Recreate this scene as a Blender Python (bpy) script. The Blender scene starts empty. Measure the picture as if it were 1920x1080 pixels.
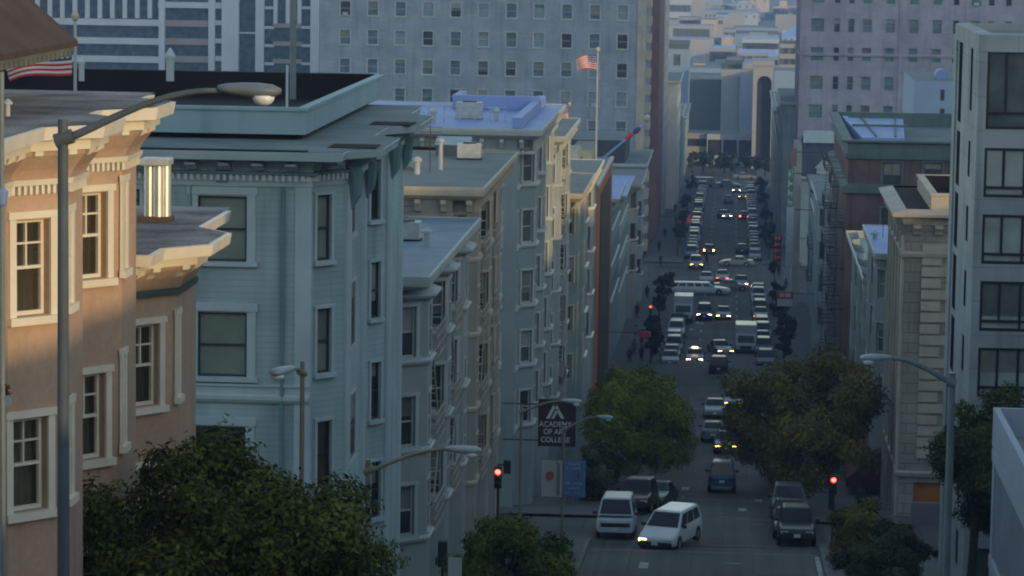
import bpy, bmesh, math, random
import numpy as np
from mathutils import Vector, Matrix
random.seed(7)
RNG = np.random.default_rng(11)
SC = bpy.context.scene
COL = SC.collection
rad = math.radians
# ------------------------------------------------------------------ camera
FPX = 6000.0                       # focal length in photo pixels (1920 wide): a long lens
def _solve_camera():
    c = Vector(((1382-960)/FPX, (540+150)/FPX, -1.0)).normalized()   # street direction (+Y) in camera axes
    rz = 0.0150                                                       # slight roll
    lo, hi = -0.5, 0.5
    f = lambda b: rz*c[0] + math.sqrt(1-rz*rz-b*b)*c[1] + b*c[2]
    for _ in range(80):
        m = (lo+hi)/2
        if f(lo)*f(m) <= 0: hi = m
        else: lo = m
    b = (lo+hi)/2
    w = Vector((rz, math.sqrt(1-rz*rz-b*b), b))
    x = c.cross(w)
    return Matrix((x, c, w))        # rows: world x,y,z in camera axes -> camera-to-world
R = _solve_camera()
cam = bpy.data.cameras.new('camera')
cam.sensor_width = 36.0; cam.lens = 36.0*FPX/1920.0
cam.clip_start = 1.0; cam.clip_end = 9000.0
camo = bpy.data.objects.new('camera', cam); COL.objects.link(camo)
camo.matrix_world = R.to_4x4()
SC.camera = camo
def ray(px, py): return R @ Vector(((px-960)/FPX, -(py-540)/FPX, -1.0))
def onY(px, py, Y):
    d = ray(px, py); return d*(Y/d.y)
def onX(px, py, X):
    d = ray(px, py); return d*(X/d.x)
def zY(py, px, Y): return onY(px, py, Y).z
def onZ(px, py, z):
    d = ray(px, py); return d*(z/d.z)
# ------------------------------------------------------------------ sky, sun, exposure
SUN_EL, SUN_AZ = rad(8.0), rad(40.0)          # low evening sun, behind and to the right
world = bpy.data.worlds.new('World'); SC.world = world; world.use_nodes = True
nt = world.node_tree; bg = nt.nodes['Background']
sky = nt.nodes.new('ShaderNodeTexSky'); sky.sky_type = 'NISHITA'; sky.sun_disc = False
sky.sun_elevation = SUN_EL; sky.sun_rotation = math.pi - SUN_AZ
sky.air_density = 1.0; sky.dust_density = 0.4; sky.ozone_density = 0.35
nt.links.new(sky.outputs['Color'], bg.inputs['Color']); bg.inputs['Strength'].default_value = 0.15
sl = bpy.data.lights.new('sun', 'SUN'); sl.energy = 1.1; sl.angle = rad(0.9); sl.color = (1.0, 0.67, 0.31)
so = bpy.data.objects.new('sun', sl); COL.objects.link(so)
L = Vector((-math.sin(SUN_AZ)*math.cos(SUN_EL), math.cos(SUN_AZ)*math.cos(SUN_EL), -math.sin(SUN_EL)))
so.rotation_euler = L.to_track_quat('-Z', 'Y').to_euler(); so.location = (60, -60, 40)
SC.view_settings.view_transform = 'Standard'; SC.view_settings.look = 'None'
SC.view_settings.exposure = 1.2; SC.view_settings.gamma = 1.0
SC.render.engine = 'CYCLES'
SC.cycles.max_bounces = 6; SC.cycles.diffuse_bounces = 3; SC.cycles.glossy_bounces = 3
SC.cycles.transmission_bounces = 4; SC.cycles.transparent_max_bounces = 8; SC.cycles.volume_bounces = 1
SC.cycles.use_denoising = True
SC.cycles.filter_width = 2.0
# ------------------------------------------------------------------ street profile (z=0 is the eye)
PROF = [(-400,70),(-60,8),(0,-2.2),(20,-6.6),(38,-11.2),(66,-19.0),(85,-22.7),(100,-25.0),(122,-27.7),(142,-29.5),(154,-30.4),(171,-32.0),
        (190,-34.2),(250,-39.3),(290,-42.2),(313,-43.6),(330,-44.2),(361,-45.2),(404,-46.7),(450,-48.0),(533,-49.9),(622,-51.8),(720,-53.4),(900,-55.5),(3200,-60)]
PY = [p[0] for p in PROF]; PZ = [p[1] for p in PROF]
def gz(y): return float(np.interp(y, PY, PZ))
def gslope(y): return (gz(y+2)-gz(y-2))/4.0
FL, FR = -11.45, 9.45              # building lines
KL, KR = -6.5, 4.7                 # kerbs
CROSS = [(152,171),(284,306),(403,450),(626,652)]   # cross streets
# ------------------------------------------------------------------ materials
MATS = {}
def _nd(nt, t, **k):
    n = nt.nodes.new(t)
    for a, v in k.items(): setattr(n, a, v)
    return n
def mat(name, col, rough=0.85, var=0.12, scale=0.7, spec=0.3, bump=0.0, streak=0.0, metal=0.0, fine=0.0):
    if name in MATS: return MATS[name]
    m = bpy.data.materials.new(name); m.use_nodes = True; nt = m.node_tree
    b = nt.nodes['Principled BSDF']; b.inputs['Roughness'].default_value = rough
    b.inputs['Specular IOR Level'].default_value = spec; b.inputs['Metallic'].default_value = metal
    geo = _nd(nt, 'ShaderNodeNewGeometry')
    n1 = _nd(nt, 'ShaderNodeTexNoise'); n1.inputs['Scale'].default_value = scale; n1.inputs['Detail'].default_value = 6
    nt.links.new(geo.outputs['Position'], n1.inputs['Vector'])
    mx = _nd(nt, 'ShaderNodeMix', data_type='RGBA')
    c = Vector(col)
    mx.inputs[6].default_value = (*[max(0, v*(1-var)) for v in c], 1); mx.inputs[7].default_value = (*[v*(1+var) for v in c], 1)
    rmp = _nd(nt, 'ShaderNodeMapRange'); rmp.inputs[1].default_value = 0.3; rmp.inputs[2].default_value = 0.7
    nt.links.new(n1.outputs['Fac'], rmp.inputs[0]); nt.links.new(rmp.outputs[0], mx.inputs[0])
    out = mx.outputs[2]
    if streak > 0:
        mp = _nd(nt, 'ShaderNodeMapping'); mp.inputs['Scale'].default_value = (2.2, 2.2, 0.22)
        n2 = _nd(nt, 'ShaderNodeTexNoise'); n2.inputs['Scale'].default_value = 1.0; n2.inputs['Detail'].default_value = 5
        nt.links.new(geo.outputs['Position'], mp.inputs['Vector']); nt.links.new(mp.outputs[0], n2.inputs['Vector'])
        r2 = _nd(nt, 'ShaderNodeMapRange'); r2.inputs[1].default_value = 0.5; r2.inputs[2].default_value = 0.75
        r2.inputs[3].default_value = 0.0; r2.inputs[4].default_value = streak
        nt.links.new(n2.outputs['Fac'], r2.inputs[0])
        m2 = _nd(nt, 'ShaderNodeMix', data_type='RGBA'); m2.inputs[7].default_value = (*[v*0.45 for v in c], 1)
        nt.links.new(r2.outputs[0], m2.inputs[0]); nt.links.new(out, m2.inputs[6]); out = m2.outputs[2]
    if fine > 0:
        n3 = _nd(nt, 'ShaderNodeTexNoise'); n3.inputs['Scale'].default_value = 9.0; n3.inputs['Detail'].default_value = 4
        nt.links.new(geo.outputs['Position'], n3.inputs['Vector'])
        r3 = _nd(nt, 'ShaderNodeMapRange'); r3.inputs[1].default_value = 0.3; r3.inputs[2].default_value = 0.7
        r3.inputs[3].default_value = 1-fine; r3.inputs[4].default_value = 1+fine
        nt.links.new(n3.outputs['Fac'], r3.inputs[0])
        m3 = _nd(nt, 'ShaderNodeVectorMath', operation='SCALE')
        nt.links.new(out, m3.inputs[0]); nt.links.new(r3.outputs[0], m3.inputs['Scale']); out = m3.outputs[0]
    nt.links.new(out, b.inputs['Base Color'])
    if bump > 0:
        n4 = _nd(nt, 'ShaderNodeTexNoise'); n4.inputs['Scale'].default_value = 14.0; n4.inputs['Detail'].default_value = 3
        nt.links.new(geo.outputs['Position'], n4.inputs['Vector'])
        bp = _nd(nt, 'ShaderNodeBump'); bp.inputs['Strength'].default_value = bump; bp.inputs['Distance'].default_value = 0.03
        nt.links.new(n4.outputs['Fac'], bp.inputs['Height']); nt.links.new(bp.outputs[0], b.inputs['Normal'])
    MATS[name] = m; return m
def brickmat(name, c1, c2, mortar, bw=0.4, bh=0.13, rough=0.9, msize=0.012, streak=0.25):
    if name in MATS: return MATS[name]
    m = bpy.data.materials.new(name); m.use_nodes = True; nt = m.node_tree
    b = nt.nodes['Principled BSDF']; b.inputs['Roughness'].default_value = rough; b.inputs['Specular IOR Level'].default_value = 0.2
    geo = _nd(nt, 'ShaderNodeNewGeometry'); sx = _nd(nt, 'ShaderNodeSeparateXYZ'); nt.links.new(geo.outputs['Position'], sx.inputs[0])
    ad = _nd(nt, 'ShaderNodeMath', operation='ADD'); nt.links.new(sx.outputs[0], ad.inputs[0]); nt.links.new(sx.outputs[1], ad.inputs[1])
    cb = _nd(nt, 'ShaderNodeCombineXYZ'); nt.links.new(ad.outputs[0], cb.inputs[0]); nt.links.new(sx.outputs[2], cb.inputs[1])
    br = _nd(nt, 'ShaderNodeTexBrick'); br.inputs['Scale'].default_value = 1.0
    br.inputs['Brick Width'].default_value = bw; br.inputs['Row Height'].default_value = bh; br.inputs['Mortar Size'].default_value = msize
    br.inputs['Color1'].default_value = (*c1, 1); br.inputs['Color2'].default_value = (*c2, 1); br.inputs['Mortar'].default_value = (*mortar, 1)
    nt.links.new(cb.outputs[0], br.inputs['Vector'])
    n2 = _nd(nt, 'ShaderNodeTexNoise'); n2.inputs['Scale'].default_value = 0.35; n2.inputs['Detail'].default_value = 8
    nt.links.new(geo.outputs['Position'], n2.inputs['Vector'])
    r2 = _nd(nt, 'ShaderNodeMapRange'); r2.inputs[1].default_value = 0.35; r2.inputs[2].default_value = 0.7
    r2.inputs[3].default_value = 1-streak; r2.inputs[4].default_value = 1+streak*0.6
    nt.links.new(n2.outputs['Fac'], r2.inputs[0])
    sc = _nd(nt, 'ShaderNodeVectorMath', operation='SCALE'); nt.links.new(br.outputs['Color'], sc.inputs[0]); nt.links.new(r2.outputs[0], sc.inputs['Scale'])
    mp = _nd(nt, 'ShaderNodeMapping'); mp.inputs['Scale'].default_value = (1.6, 1.6, 0.13); nt.links.new(geo.outputs['Position'], mp.inputs['Vector'])   # rain streaks
    n3 = _nd(nt, 'ShaderNodeTexNoise'); n3.inputs['Scale'].default_value = 1.0; n3.inputs['Detail'].default_value = 6; nt.links.new(mp.outputs[0], n3.inputs['Vector'])
    r3 = _nd(nt, 'ShaderNodeMapRange'); r3.inputs[1].default_value = 0.52; r3.inputs[2].default_value = 0.74; r3.inputs[3].default_value = 1.0; r3.inputs[4].default_value = 1.0-streak*1.3
    nt.links.new(n3.outputs['Fac'], r3.inputs[0]); s3 = _nd(nt, 'ShaderNodeVectorMath', operation='SCALE'); nt.links.new(sc.outputs[0], s3.inputs[0]); nt.links.new(r3.outputs[0], s3.inputs['Scale'])
    nt.links.new(s3.outputs[0], b.inputs['Base Color'])
    MATS[name] = m; return m
def emat(name, col, strength):
    if name in MATS: return MATS[name]
    m = bpy.data.materials.new(name); m.use_nodes = True; b = m.node_tree.nodes['Principled BSDF']
    b.inputs['Base Color'].default_value = (*[c*0.5 for c in col], 1)
    b.inputs['Emission Color'].default_value = (*col, 1); b.inputs['Emission Strength'].default_value = strength
    MATS[name] = m; return m
def glassmat(name, col, rough=0.08, spec=0.6, var=0.35, clear=0.0):
    m = mat(name, col, rough, var, 0.9, spec)
    if clear > 0:
        nt = m.node_tree; b = nt.nodes['Principled BSDF']; b.inputs['Alpha'].default_value = 1-clear
    return m
def leafmat(name, dark, light):
    if name in MATS: return MATS[name]
    m = bpy.data.materials.new(name); m.use_nodes = True; nt = m.node_tree
    b = nt.nodes['Principled BSDF']; b.inputs['Roughness'].default_value = 0.7; b.inputs['Specular IOR Level'].default_value = 0.08
    at = _nd(nt, 'ShaderNodeAttribute', attribute_name='tone')
    mx = _nd(nt, 'ShaderNodeMix', data_type='RGBA'); mx.inputs[6].default_value = (*dark, 1); mx.inputs[7].default_value = (*light, 1)
    nt.links.new(at.outputs['Fac'], mx.inputs[0]); nt.links.new(mx.outputs[2], b.inputs['Base Color'])
    b.inputs['Subsurface Weight'].default_value = 0.0
    MATS[name] = m; return m
# ------------------------------------------------------------------ mesh helpers
class MB:
    def __init__(s): s.v = []; s.f = []; s.m = []
    def add(s, vs, fs, mi=0):
        o = len(s.v); s.v.extend([tuple(p) for p in vs])
        for f in fs: s.f.append([o+i for i in f]); s.m.append(mi)
    def quad(s, a, b, c, d, mi=0): s.add([a, b, c, d], [(0,1,2,3)], mi)
    def box(s, x0, x1, y0, y1, z0, z1, mi=0):
        s.add([(x0,y0,z0),(x1,y0,z0),(x1,y1,z0),(x0,y1,z0),(x0,y0,z1),(x1,y0,z1),(x1,y1,z1),(x0,y1,z1)],
              [(0,3,2,1),(4,5,6,7),(0,1,5,4),(1,2,6,5),(2,3,7,6),(3,0,4,7)], mi)
    def obox(s, a, b, w, h, mi=0, z_up=(0,0,1)):       # bar from a to b, width w, height h
        a = Vector(a); b = Vector(b); d = (b-a); up = Vector(z_up)
        if abs(d.normalized().dot(up)) > 0.98: up = Vector((1,0,0))
        r = d.cross(up).normalized()*w/2; u = r.cross(d).normalized()*h/2
        s.add([a-r-u, a+r-u, a+r+u, a-r+u, b-r-u, b+r-u, b+r+u, b-r+u],
              [(0,1,2,3),(7,6,5,4),(0,4,5,1),(1,5,6,2),(2,6,7,3),(3,7,4,0)], mi)
    def prism(s, pts, z0, z1, mi=0, cap=True):
        n = len(pts)
        vs = [(p[0],p[1],z0) for p in pts] + [(p[0],p[1],z1) for p in pts]
        fs = [(i,(i+1)%n,n+(i+1)%n,n+i) for i in range(n)]
        if cap: fs += [tuple(range(n,2*n)), tuple(range(n-1,-1,-1))]
        s.add(vs, fs, mi)
    def tube(s, pts, rs, n=8, mi=0, cap=True):
        pts = [Vector(p) for p in pts]
        if not hasattr(rs, '__len__'): rs = [rs]*len(pts)
        o = len(s.v); k = len(pts)
        ref = None
        for i, p in enumerate(pts):
            d = (pts[min(i+1,k-1)]-pts[max(i-1,0)]).normalized()
            if ref is None: ref = Vector((0,0,1)) if abs(d.z) < 0.9 else Vector((1,0,0))
            r = d.cross(ref).normalized(); u = r.cross(d).normalized(); ref = u
            for j in range(n):
                a = 2*math.pi*j/n; s.v.append(tuple(p + (r*math.cos(a)+u*math.sin(a))*rs[i]))
        for i in range(k-1):
            for j in range(n):
                s.f.append([o+i*n+j, o+i*n+(j+1)%n, o+(i+1)*n+(j+1)%n, o+(i+1)*n+j]); s.m.append(mi)
        if cap:
            s.f.append([o+j for j in range(n-1,-1,-1)]); s.m.append(mi)
            s.f.append([o+(k-1)*n+j for j in range(n)]); s.m.append(mi)
    def lathe(s, c, prof, n=16, axis='z', mi=0):
        o = len(s.v)
        for r, h in prof:
            for j in range(n):
                a = 2*math.pi*j/n; p = (r*math.cos(a), r*math.sin(a), h)
                if axis == 'x': p = (h, p[0], p[1])
                if axis == 'y': p = (p[0], h, p[1])
                s.v.append((c[0]+p[0], c[1]+p[1], c[2]+p[2]))
        for i in range(len(prof)-1):
            for j in range(n):
                s.f.append([o+i*n+j, o+i*n+(j+1)%n, o+(i+1)*n+(j+1)%n, o+(i+1)*n+j]); s.m.append(mi)
        s.f.append([o+j for j in range(n-1,-1,-1)]); s.m.append(mi)
        s.f.append([o+(len(prof)-1)*n+j for j in range(n)]); s.m.append(mi)
    def sweep(s, path, prof, mi=0, closed=False, caps=True, emi=None):
        """path: xy points walked with the outside on the right; prof: (out, z) points"""
        n = len(path); offs = []
        for i in range(n):
            p = Vector(path[i])
            def nrm(a, b):
                d = Vector((b[0]-a[0], b[1]-a[1])); d.normalize(); return Vector((d.y, -d.x))
            if closed or 0 < i < n-1:
                n1 = nrm(path[i-1], path[i]); n2 = nrm(path[i], path[(i+1)%n])
                m = n1+n2; m = m/max(0.35, m.dot(m)/2.0) if m.length > 1e-6 else n1
            elif i == 0: m = nrm(path[0], path[1])
            else: m = nrm(path[-2], path[-1])
            offs.append(m)
        o = len(s.v); k = len(prof)
        for i in range(n):
            for (out, z) in prof:
                s.v.append((path[i][0]+offs[i].x*out, path[i][1]+offs[i].y*out, z))
        for i in range(n if closed else n-1):
            j = (i+1) % n
            for q in range(k-1):
                s.f.append([o+i*k+q, o+j*k+q, o+j*k+q+1, o+i*k+q+1]); s.m.append(emi[i] if emi else mi)
        if caps and not closed:
            s.f.append([o+q for q in range(k)]); s.m.append(mi)
            s.f.append([o+(n-1)*k+q for q in range(k-1,-1,-1)]); s.m.append(mi)
    def mesh(s, name, smooth=False):
        me = bpy.data.meshes.new(name); me.from_pydata(s.v, [], s.f); me.update()
        if any(s.m): me.polygons.foreach_set('material_index', s.m)
        if smooth: me.polygons.foreach_set('use_smooth', [True]*len(me.polygons))
        return me
    def build(s, name, mats, parent=None, smooth=False, off=None, bevel=0.0):
        """link as one object; world coordinates are made local to the parent's base"""
        if parent is not None:
            p = parent.location if off is None else Vector(off)
            if p.length > 0: s.v = [(x-p.x, y-p.y, z-p.z) for x, y, z in s.v]
        o = bpy.data.objects.new(name, s.mesh(name, smooth)); COL.objects.link(o)
        for m in (mats if isinstance(mats, (list, tuple)) else [mats]): o.data.materials.append(m)
        if parent is not None: o.parent = parent
        if bevel > 0:
            b = o.modifiers.new('bevel', 'BEVEL'); b.width = bevel; b.segments = 2; b.limit_method = 'ANGLE'
        return o
def tag(o, label=None, cat=None, group=None, kind=None):
    if label: o['label'] = label
    if cat: o['category'] = cat
    if group: o['group'] = group
    if kind: o['kind'] = kind
    return o
def thing(name, label, cat, loc=(0,0,0), group=None, rotz=0.0):
    o = bpy.data.objects.new(name, None); COL.objects.link(o); o.location = Vector(loc); o.rotation_euler[2] = rotz
    o.empty_display_size = 0.3
    return tag(o, label, cat, group)
def child(name, me, parent, loc=(0,0,0), rotz=0.0):
    o = bpy.data.objects.new(name, me); COL.objects.link(o); o.parent = parent; o.location = loc; o.rotation_euler[2] = rotz
    return o
def offset_poly(pts, d):
    n = len(pts); out = []
    for i in range(n):
        a, b, c = pts[i-1], pts[i], pts[(i+1)%n]
        def nrm(p, q):
            v = Vector((q[0]-p[0], q[1]-p[1])); v.normalize(); return Vector((v.y, -v.x))
        n1, n2 = nrm(a, b), nrm(b, c); m = n1+n2
        m = m/max(0.35, m.dot(m)/2.0)
        out.append((b[0]+m.x*d, b[1]+m.y*d))
    return out
# ------------------------------------------------------------------ walls with real openings, windows in them
def facade(mb, a, b, z0, z1, ops, dep=0.18, mi=0):
    a = Vector((a[0],a[1],0)); b = Vector((b[0],b[1],0)); d = b-a; W = d.length; u = d/W; inn = Vector((-u.y, u.x, 0))
    us = sorted({0.0, W, *[min(max(o[0],0.01),W-0.01) for o in ops], *[min(max(o[1],0.01),W-0.01) for o in ops]})
    vs = sorted({z0, z1, *[o[2] for o in ops], *[o[3] for o in ops]})
    P = lambda uu, vv, dd=0.0: a + u*uu + Vector((0,0,vv)) + inn*dd
    for i in range(len(us)-1):
        run = None
        for j in range(len(vs)-1):
            cu, cv = (us[i]+us[i+1])/2, (vs[j]+vs[j+1])/2
            hole = any(o[0] < cu < o[1] and o[2] < cv < o[3] for o in ops)
            if not hole and run is None: run = vs[j]
            if hole and run is not None:
                mb.quad(P(us[i],run), P(us[i+1],run), P(us[i+1],vs[j]), P(us[i],vs[j]), mi); run = None
        if run is not None: mb.quad(P(us[i],run), P(us[i+1],run), P(us[i+1],z1), P(us[i],z1), mi)
    for (u0, u1, v0, v1) in ops:
        mb.quad(P(u0,v0), P(u1,v0), P(u1,v0,dep), P(u0,v0,dep), mi)
        mb.quad(P(u0,v1,dep), P(u1,v1,dep), P(u1,v1), P(u0,v1), mi)
        mb.quad(P(u0,v0), P(u0,v0,dep), P(u0,v1,dep), P(u0,v1), mi)
        mb.quad(P(u1,v0,dep), P(u1,v0), P(u1,v1), P(u1,v1,dep), mi)
WMESH = {}
WRND = random.Random(5)
def window_meshes(style, w, h, dep, cas, bar, frame_m, sash_m, pane_m):
    key = (style, round(w,2), round(h,2), round(dep,2), round(cas,2), frame_m.name, sash_m.name, pane_m.name)
    if key in WMESH: return WMESH[key]
    W = MB(); x0, x1 = -w/2, w/2; pr = min(0.05, 0.015+dep*0.3)
    if cas > 0:                                  # proud surround
        for (p, q, r, t) in ((x0-cas, x0-0.002, -0.002, h+cas*0.2), (x1+0.002, x1+cas, -0.002, h+cas*0.2)): W.box(p, q, -pr, 0.02, r, t, 0)
        W.box(x0-cas*1.25, x1+cas*1.25, -pr*1.5, 0.02, h+cas*0.2+0.001, h+cas*1.1, 0)
    d0, d1 = max(dep-0.10, 0.005), max(dep-0.03, 0.02); fb = bar
    if style != 'plain':
        W.box(x0, x0+fb, d0, d1, 0, h, 1); W.box(x1-fb, x1, d0, d1, 0, h, 1)
        W.box(x0+fb, x1-fb, d0, d1, 0, fb*1.2, 1); W.box(x0+fb, x1-fb, d0, d1, h-fb, h, 1)
    if style in ('sash', 'sash4', 'sash2'):
        W.box(x0+fb, x1-fb, d0-0.02, d1, h*0.5-fb*0.45, h*0.5+fb*0.45, 1)
        if style == 'sash4':
            W.box(-0.016, 0.016, d0+0.01, d1, h*0.5+fb*0.45, h-fb, 1)
            W.box(x0+fb, -0.016, d0+0.01, d1, h*0.75-0.016, h*0.75+0.016, 1); W.box(0.016, x1-fb, d0+0.01, d1, h*0.75-0.016, h*0.75+0.016, 1)
        if style == 'sash2':
            W.box(-0.02, 0.02, d0+0.01, d1, fb, h*0.5-fb*0.45, 1); W.box(-0.02, 0.02, d0+0.01, d1, h*0.5+fb*0.45, h-fb, 1)
    if style == 'modern':
        for t in (0.30, 0.62): W.box(x0+w*t-fb*0.5, x0+w*t+fb*0.5, d0, d1, h*0.20+fb*0.5, h-fb, 1)
        W.box(x0+w*0.62-fb*0.5, x0+w*0.62+fb*0.5, d0, d1, fb*1.2, h*0.20-fb*0.5, 1)
        W.box(x0+fb, x1-fb, d0-0.01, d1, h*0.20-fb*0.5, h*0.20+fb*0.5, 1)
    wm = W.mesh('window'); wm.materials.append(frame_m); wm.materials.append(sash_m)
    if not W.f: wm = None
    dp = max(dep-0.035, 0.012); Pn = MB(); Pn.quad((x0,dp,0), (x1,dp,0), (x1,dp,h), (x0,dp,h))
    pm = Pn.mesh('pane'); pm.materials.append(pane_m)
    S = MB(); S.box(x0-max(cas,0.05)*1.3, x1+max(cas,0.05)*1.3, -0.04-pr*1.8, 0.02, -0.13, -0.003)
    sm = S.mesh('sill'); sm.materials.append(frame_m)
    WMESH[key] = (wm, pm, sm); return WMESH[key]
def put_window(root, a, b, op, style, dep, cas, bar, frame_m, sash_m, pane_m, sill=True, backing=None):
    a = Vector((a[0],a[1],0)); b = Vector((b[0],b[1],0)); u = (b-a).normalized(); ang = math.atan2(u.y, u.x)
    w, h = op[1]-op[0], op[3]-op[2]
    wm, pm, sm = window_meshes(style, w, h, dep, cas, bar, frame_m, sash_m, pane_m)
    p = a + u*(op[0]+op[1])/2 + Vector((0,0,op[2])) - root.location
    if wm is None:
        return child('window', pm, root, p, ang)
    o = child('window', wm, root, p, ang)
    child('pane', pm, o)
    if sill: child('sill', sm, o)
    if style in ('sash','sash2','modern') and backing is None and WRND.random() < 0.55:
        fr = WRND.choice([0.25,0.4,0.5,0.5,0.7]); key = ('blind', round(w,2), round(h,2), fr, round(dep,2))
        if key not in WMESH:
            dp = max(dep-0.035, 0.012)-0.004; B = MB(); B.quad((-w/2+bar,dp,h*(1-fr)),(w/2-bar,dp,h*(1-fr)),(w/2-bar,dp,h-bar),(-w/2+bar,dp,h-bar)); WMESH[key] = B.mesh('blind')
        bo_ = child('blind', WMESH[key], o); bm_ = WRND.choice([BLIND1,BLIND1,BLIND2,BLIND3])
        if not WMESH[key].materials: WMESH[key].materials.append(bm_)
        bo_.material_slots[0].link = 'OBJECT'; bo_.material_slots[0].material = bm_
    if frame_m.name in ('white_trim','rose_buff_brick') and 1.0 < w < 1.6 and WRND.random() < 0.08:
        if 'unit' not in WMESH: B = MB(); B.box(-0.36,0.36,-0.32,0.12,0.03,0.46); WMESH['unit'] = B.mesh('window_unit'); WMESH['unit'].materials.append(STEEL)
        child('window_unit', WMESH['unit'], o)
    if backing is not None:
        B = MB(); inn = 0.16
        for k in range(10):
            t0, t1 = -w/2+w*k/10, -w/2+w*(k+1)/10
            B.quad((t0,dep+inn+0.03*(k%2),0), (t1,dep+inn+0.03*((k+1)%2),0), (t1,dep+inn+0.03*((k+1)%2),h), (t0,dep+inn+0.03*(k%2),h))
        child('window_backing', B.mesh('window_backing'), o).data.materials.append(backing)  # folded sheet behind the pane, coloured by its backing material
    return o
class House:
    """a building: closed footprint (counter-clockwise), walls with openings, roof"""
    def __init__(s, name, label, cat, pts, z0, z1, wall_m, group=None):
        s.pts = [tuple(p) for p in pts]; s.z0, s.z1 = z0, z1; s.wall_m = wall_m
        cx = sum(p[0] for p in pts)/len(pts); cy = sum(p[1] for p in pts)/len(pts)
        s.root = thing(name, label, cat, (cx, cy, z0), group); s.ops = {i: [] for i in range(len(pts))}; s.win = []
        s.dep = 0.2; s.deps = {}
    def edge(s, i): return s.pts[i], s.pts[(i+1) % len(s.pts)]
    def px(s, i, xl, xr, yt, yb):            # an opening measured on the photo, laid on wall i
        a, b = s.edge(i); a = Vector((a[0],a[1],0)); b = Vector((b[0],b[1],0)); u = (b-a).normalized(); n = Vector((u.y,-u.x,0))
        def hit(x, y):
            d = ray(x, y); t = a.dot(n)/d.dot(n); return d*t
        ym = (yt+yb)/2; p0, p1 = hit(xl, ym), hit(xr, ym); xm = (xl+xr)/2
        u0, u1 = (p0-a).dot(u), (p1-a).dot(u)
        return (u0, u1, hit(xm, yb).z, hit(xm, yt).z)
    def window(s, i, op, style='sash', cas=0.12, bar=0.06, frame=None, sash=None, pane=None, sill=True, backing=None):
        a, b = s.edge(i); W = (Vector(a)-Vector(b)).length
        op = (max(0.04,op[0]), min(W-0.04,op[1]), op[2], op[3])
        if op[1]-op[0] < 0.1: return
        s.ops[i].append(op); s.win.append((i, op, style, cas, bar, frame or s.wall_m, sash or frame or s.wall_m, pane, sill, backing))
    def grid(s, i, u0, u1, n, zs, w, h, every=None, **k):
        for q in range(n):
            uc = u0+(u1-u0)*(q+0.5)/n
            for z in zs:
                kk = dict(k); kk['pane'] = random.choice(PANES) if k.get('pane') is None else k['pane']
                s.window(i, (uc-w/2, uc+w/2, z, z+h), **kk)
    def finish(s, roof_m=None, roof_z=None, inset=0.0):
        mb = MB(); n = len(s.pts)
        for i in range(n):
            a, b = s.edge(i); facade(mb, a, b, s.z0, s.z1, s.ops[i], s.deps.get(i, s.dep))
        s.wall = mb.build('wall', s.wall_m, s.root)
        for (i, op, st, cas, bar, fm, sm, pm, sill, bk) in s.win:
            a, b = s.edge(i); put_window(s.root, a, b, op, st, s.deps.get(i, s.dep), cas, bar, fm, sm, pm, sill, bk)
        if roof_m is not None:
            r = MB(); z = s.z1 if roof_z is None else roof_z
            q = offset_poly(s.pts, -0.02-inset); r.prism(q, z-0.25, z-0.02)
            s.roof = r.build('roof', roof_m, s.root)
        return s.root
    def ring(s, name, prof, m, path=None, closed=True, emi=None, mats=None):
        mb = MB(); mb.sweep(path or s.pts, prof, closed=closed and path is None, emi=emi)
        return mb.build(name, mats or m, s.root)
    def teeth(s, name, path, out, z0, z1, w, gap, dpt, m):
        """one connected crenellated band along the path"""
        mb = MB(); ring = []
        for k in range(len(path)-1):
            p0, p1 = Vector((*path[k],0)), Vector((*path[k+1],0)); d = p1-p0; W = d.length; u = d/W; nn = Vector((u.y,-u.x,0))
            t = gap/2; ring.append(p0+nn*out)
            while t+w <= W:
                ring += [p0+u*t+nn*out, p0+u*t+nn*(out+dpt), p0+u*(t+w)+nn*(out+dpt), p0+u*(t+w)+nn*out]; t += w+gap
            ring.append(p1+nn*out)
        n = len(ring); vs = [(p.x,p.y,z0) for p in ring]+[(p.x,p.y,z1) for p in ring]
        fs = [(i,i+1,n+i+1,n+i) for i in range(n-1)]
        for i in range(n-3):
            e = ring[i+1]-ring[i]
        mb.add(vs, fs)
        j = 1
        for i in range(n-3):          # close top and bottom of each tooth
            a_, b_, c_, d_ = ring[i], ring[i+1], ring[i+2], ring[i+3]
            if abs((b_-a_).length-dpt) < 1e-4 and abs((d_-c_).length-dpt) < 1e-4 and abs((c_-b_).length-w) < 1e-4:
                mb.f.append([n+i,n+i+1,n+i+2,n+i+3]); mb.m.append(0); mb.f.append([i+3,i+2,i+1,i]); mb.m.append(0)
        return mb.build(name, m, s.root)
    def corbels(s, path, out, z0, z1, w, gap, dpt, m, most=70):
        """single brackets, each a part with a curved foot"""
        mb = MB(); h = z1-z0
        pf = [(0,h),(dpt,h),(dpt,h*0.72),(dpt*0.62,h*0.45),(dpt*0.40,h*0.12),(0,0)]; k = len(pf)
        mb.add([(-w/2,-o,z) for o, z in pf]+[(w/2,-o,z) for o, z in pf], [tuple(range(k)),tuple(range(2*k-1,k-1,-1))]+[(i,k+i,k+(i+1)%k,(i+1)%k) for i in range(k)])
        me = mb.mesh('corbel'); me.materials.append(m); cnt = 0
        for q in range(len(path)-1):
            p0, p1 = Vector((*path[q],0)), Vector((*path[q+1],0)); d = p1-p0; W = d.length; u = d/W; nn = Vector((u.y,-u.x,0)); t = gap/2+w/2
            while t+w/2 <= W and cnt < most:
                p = p0+u*t+nn*out+Vector((0,0,z0))-s.root.location; child('corbel', me, s.root, p, math.atan2(u.y,u.x)); t += w+gap; cnt += 1
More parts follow.
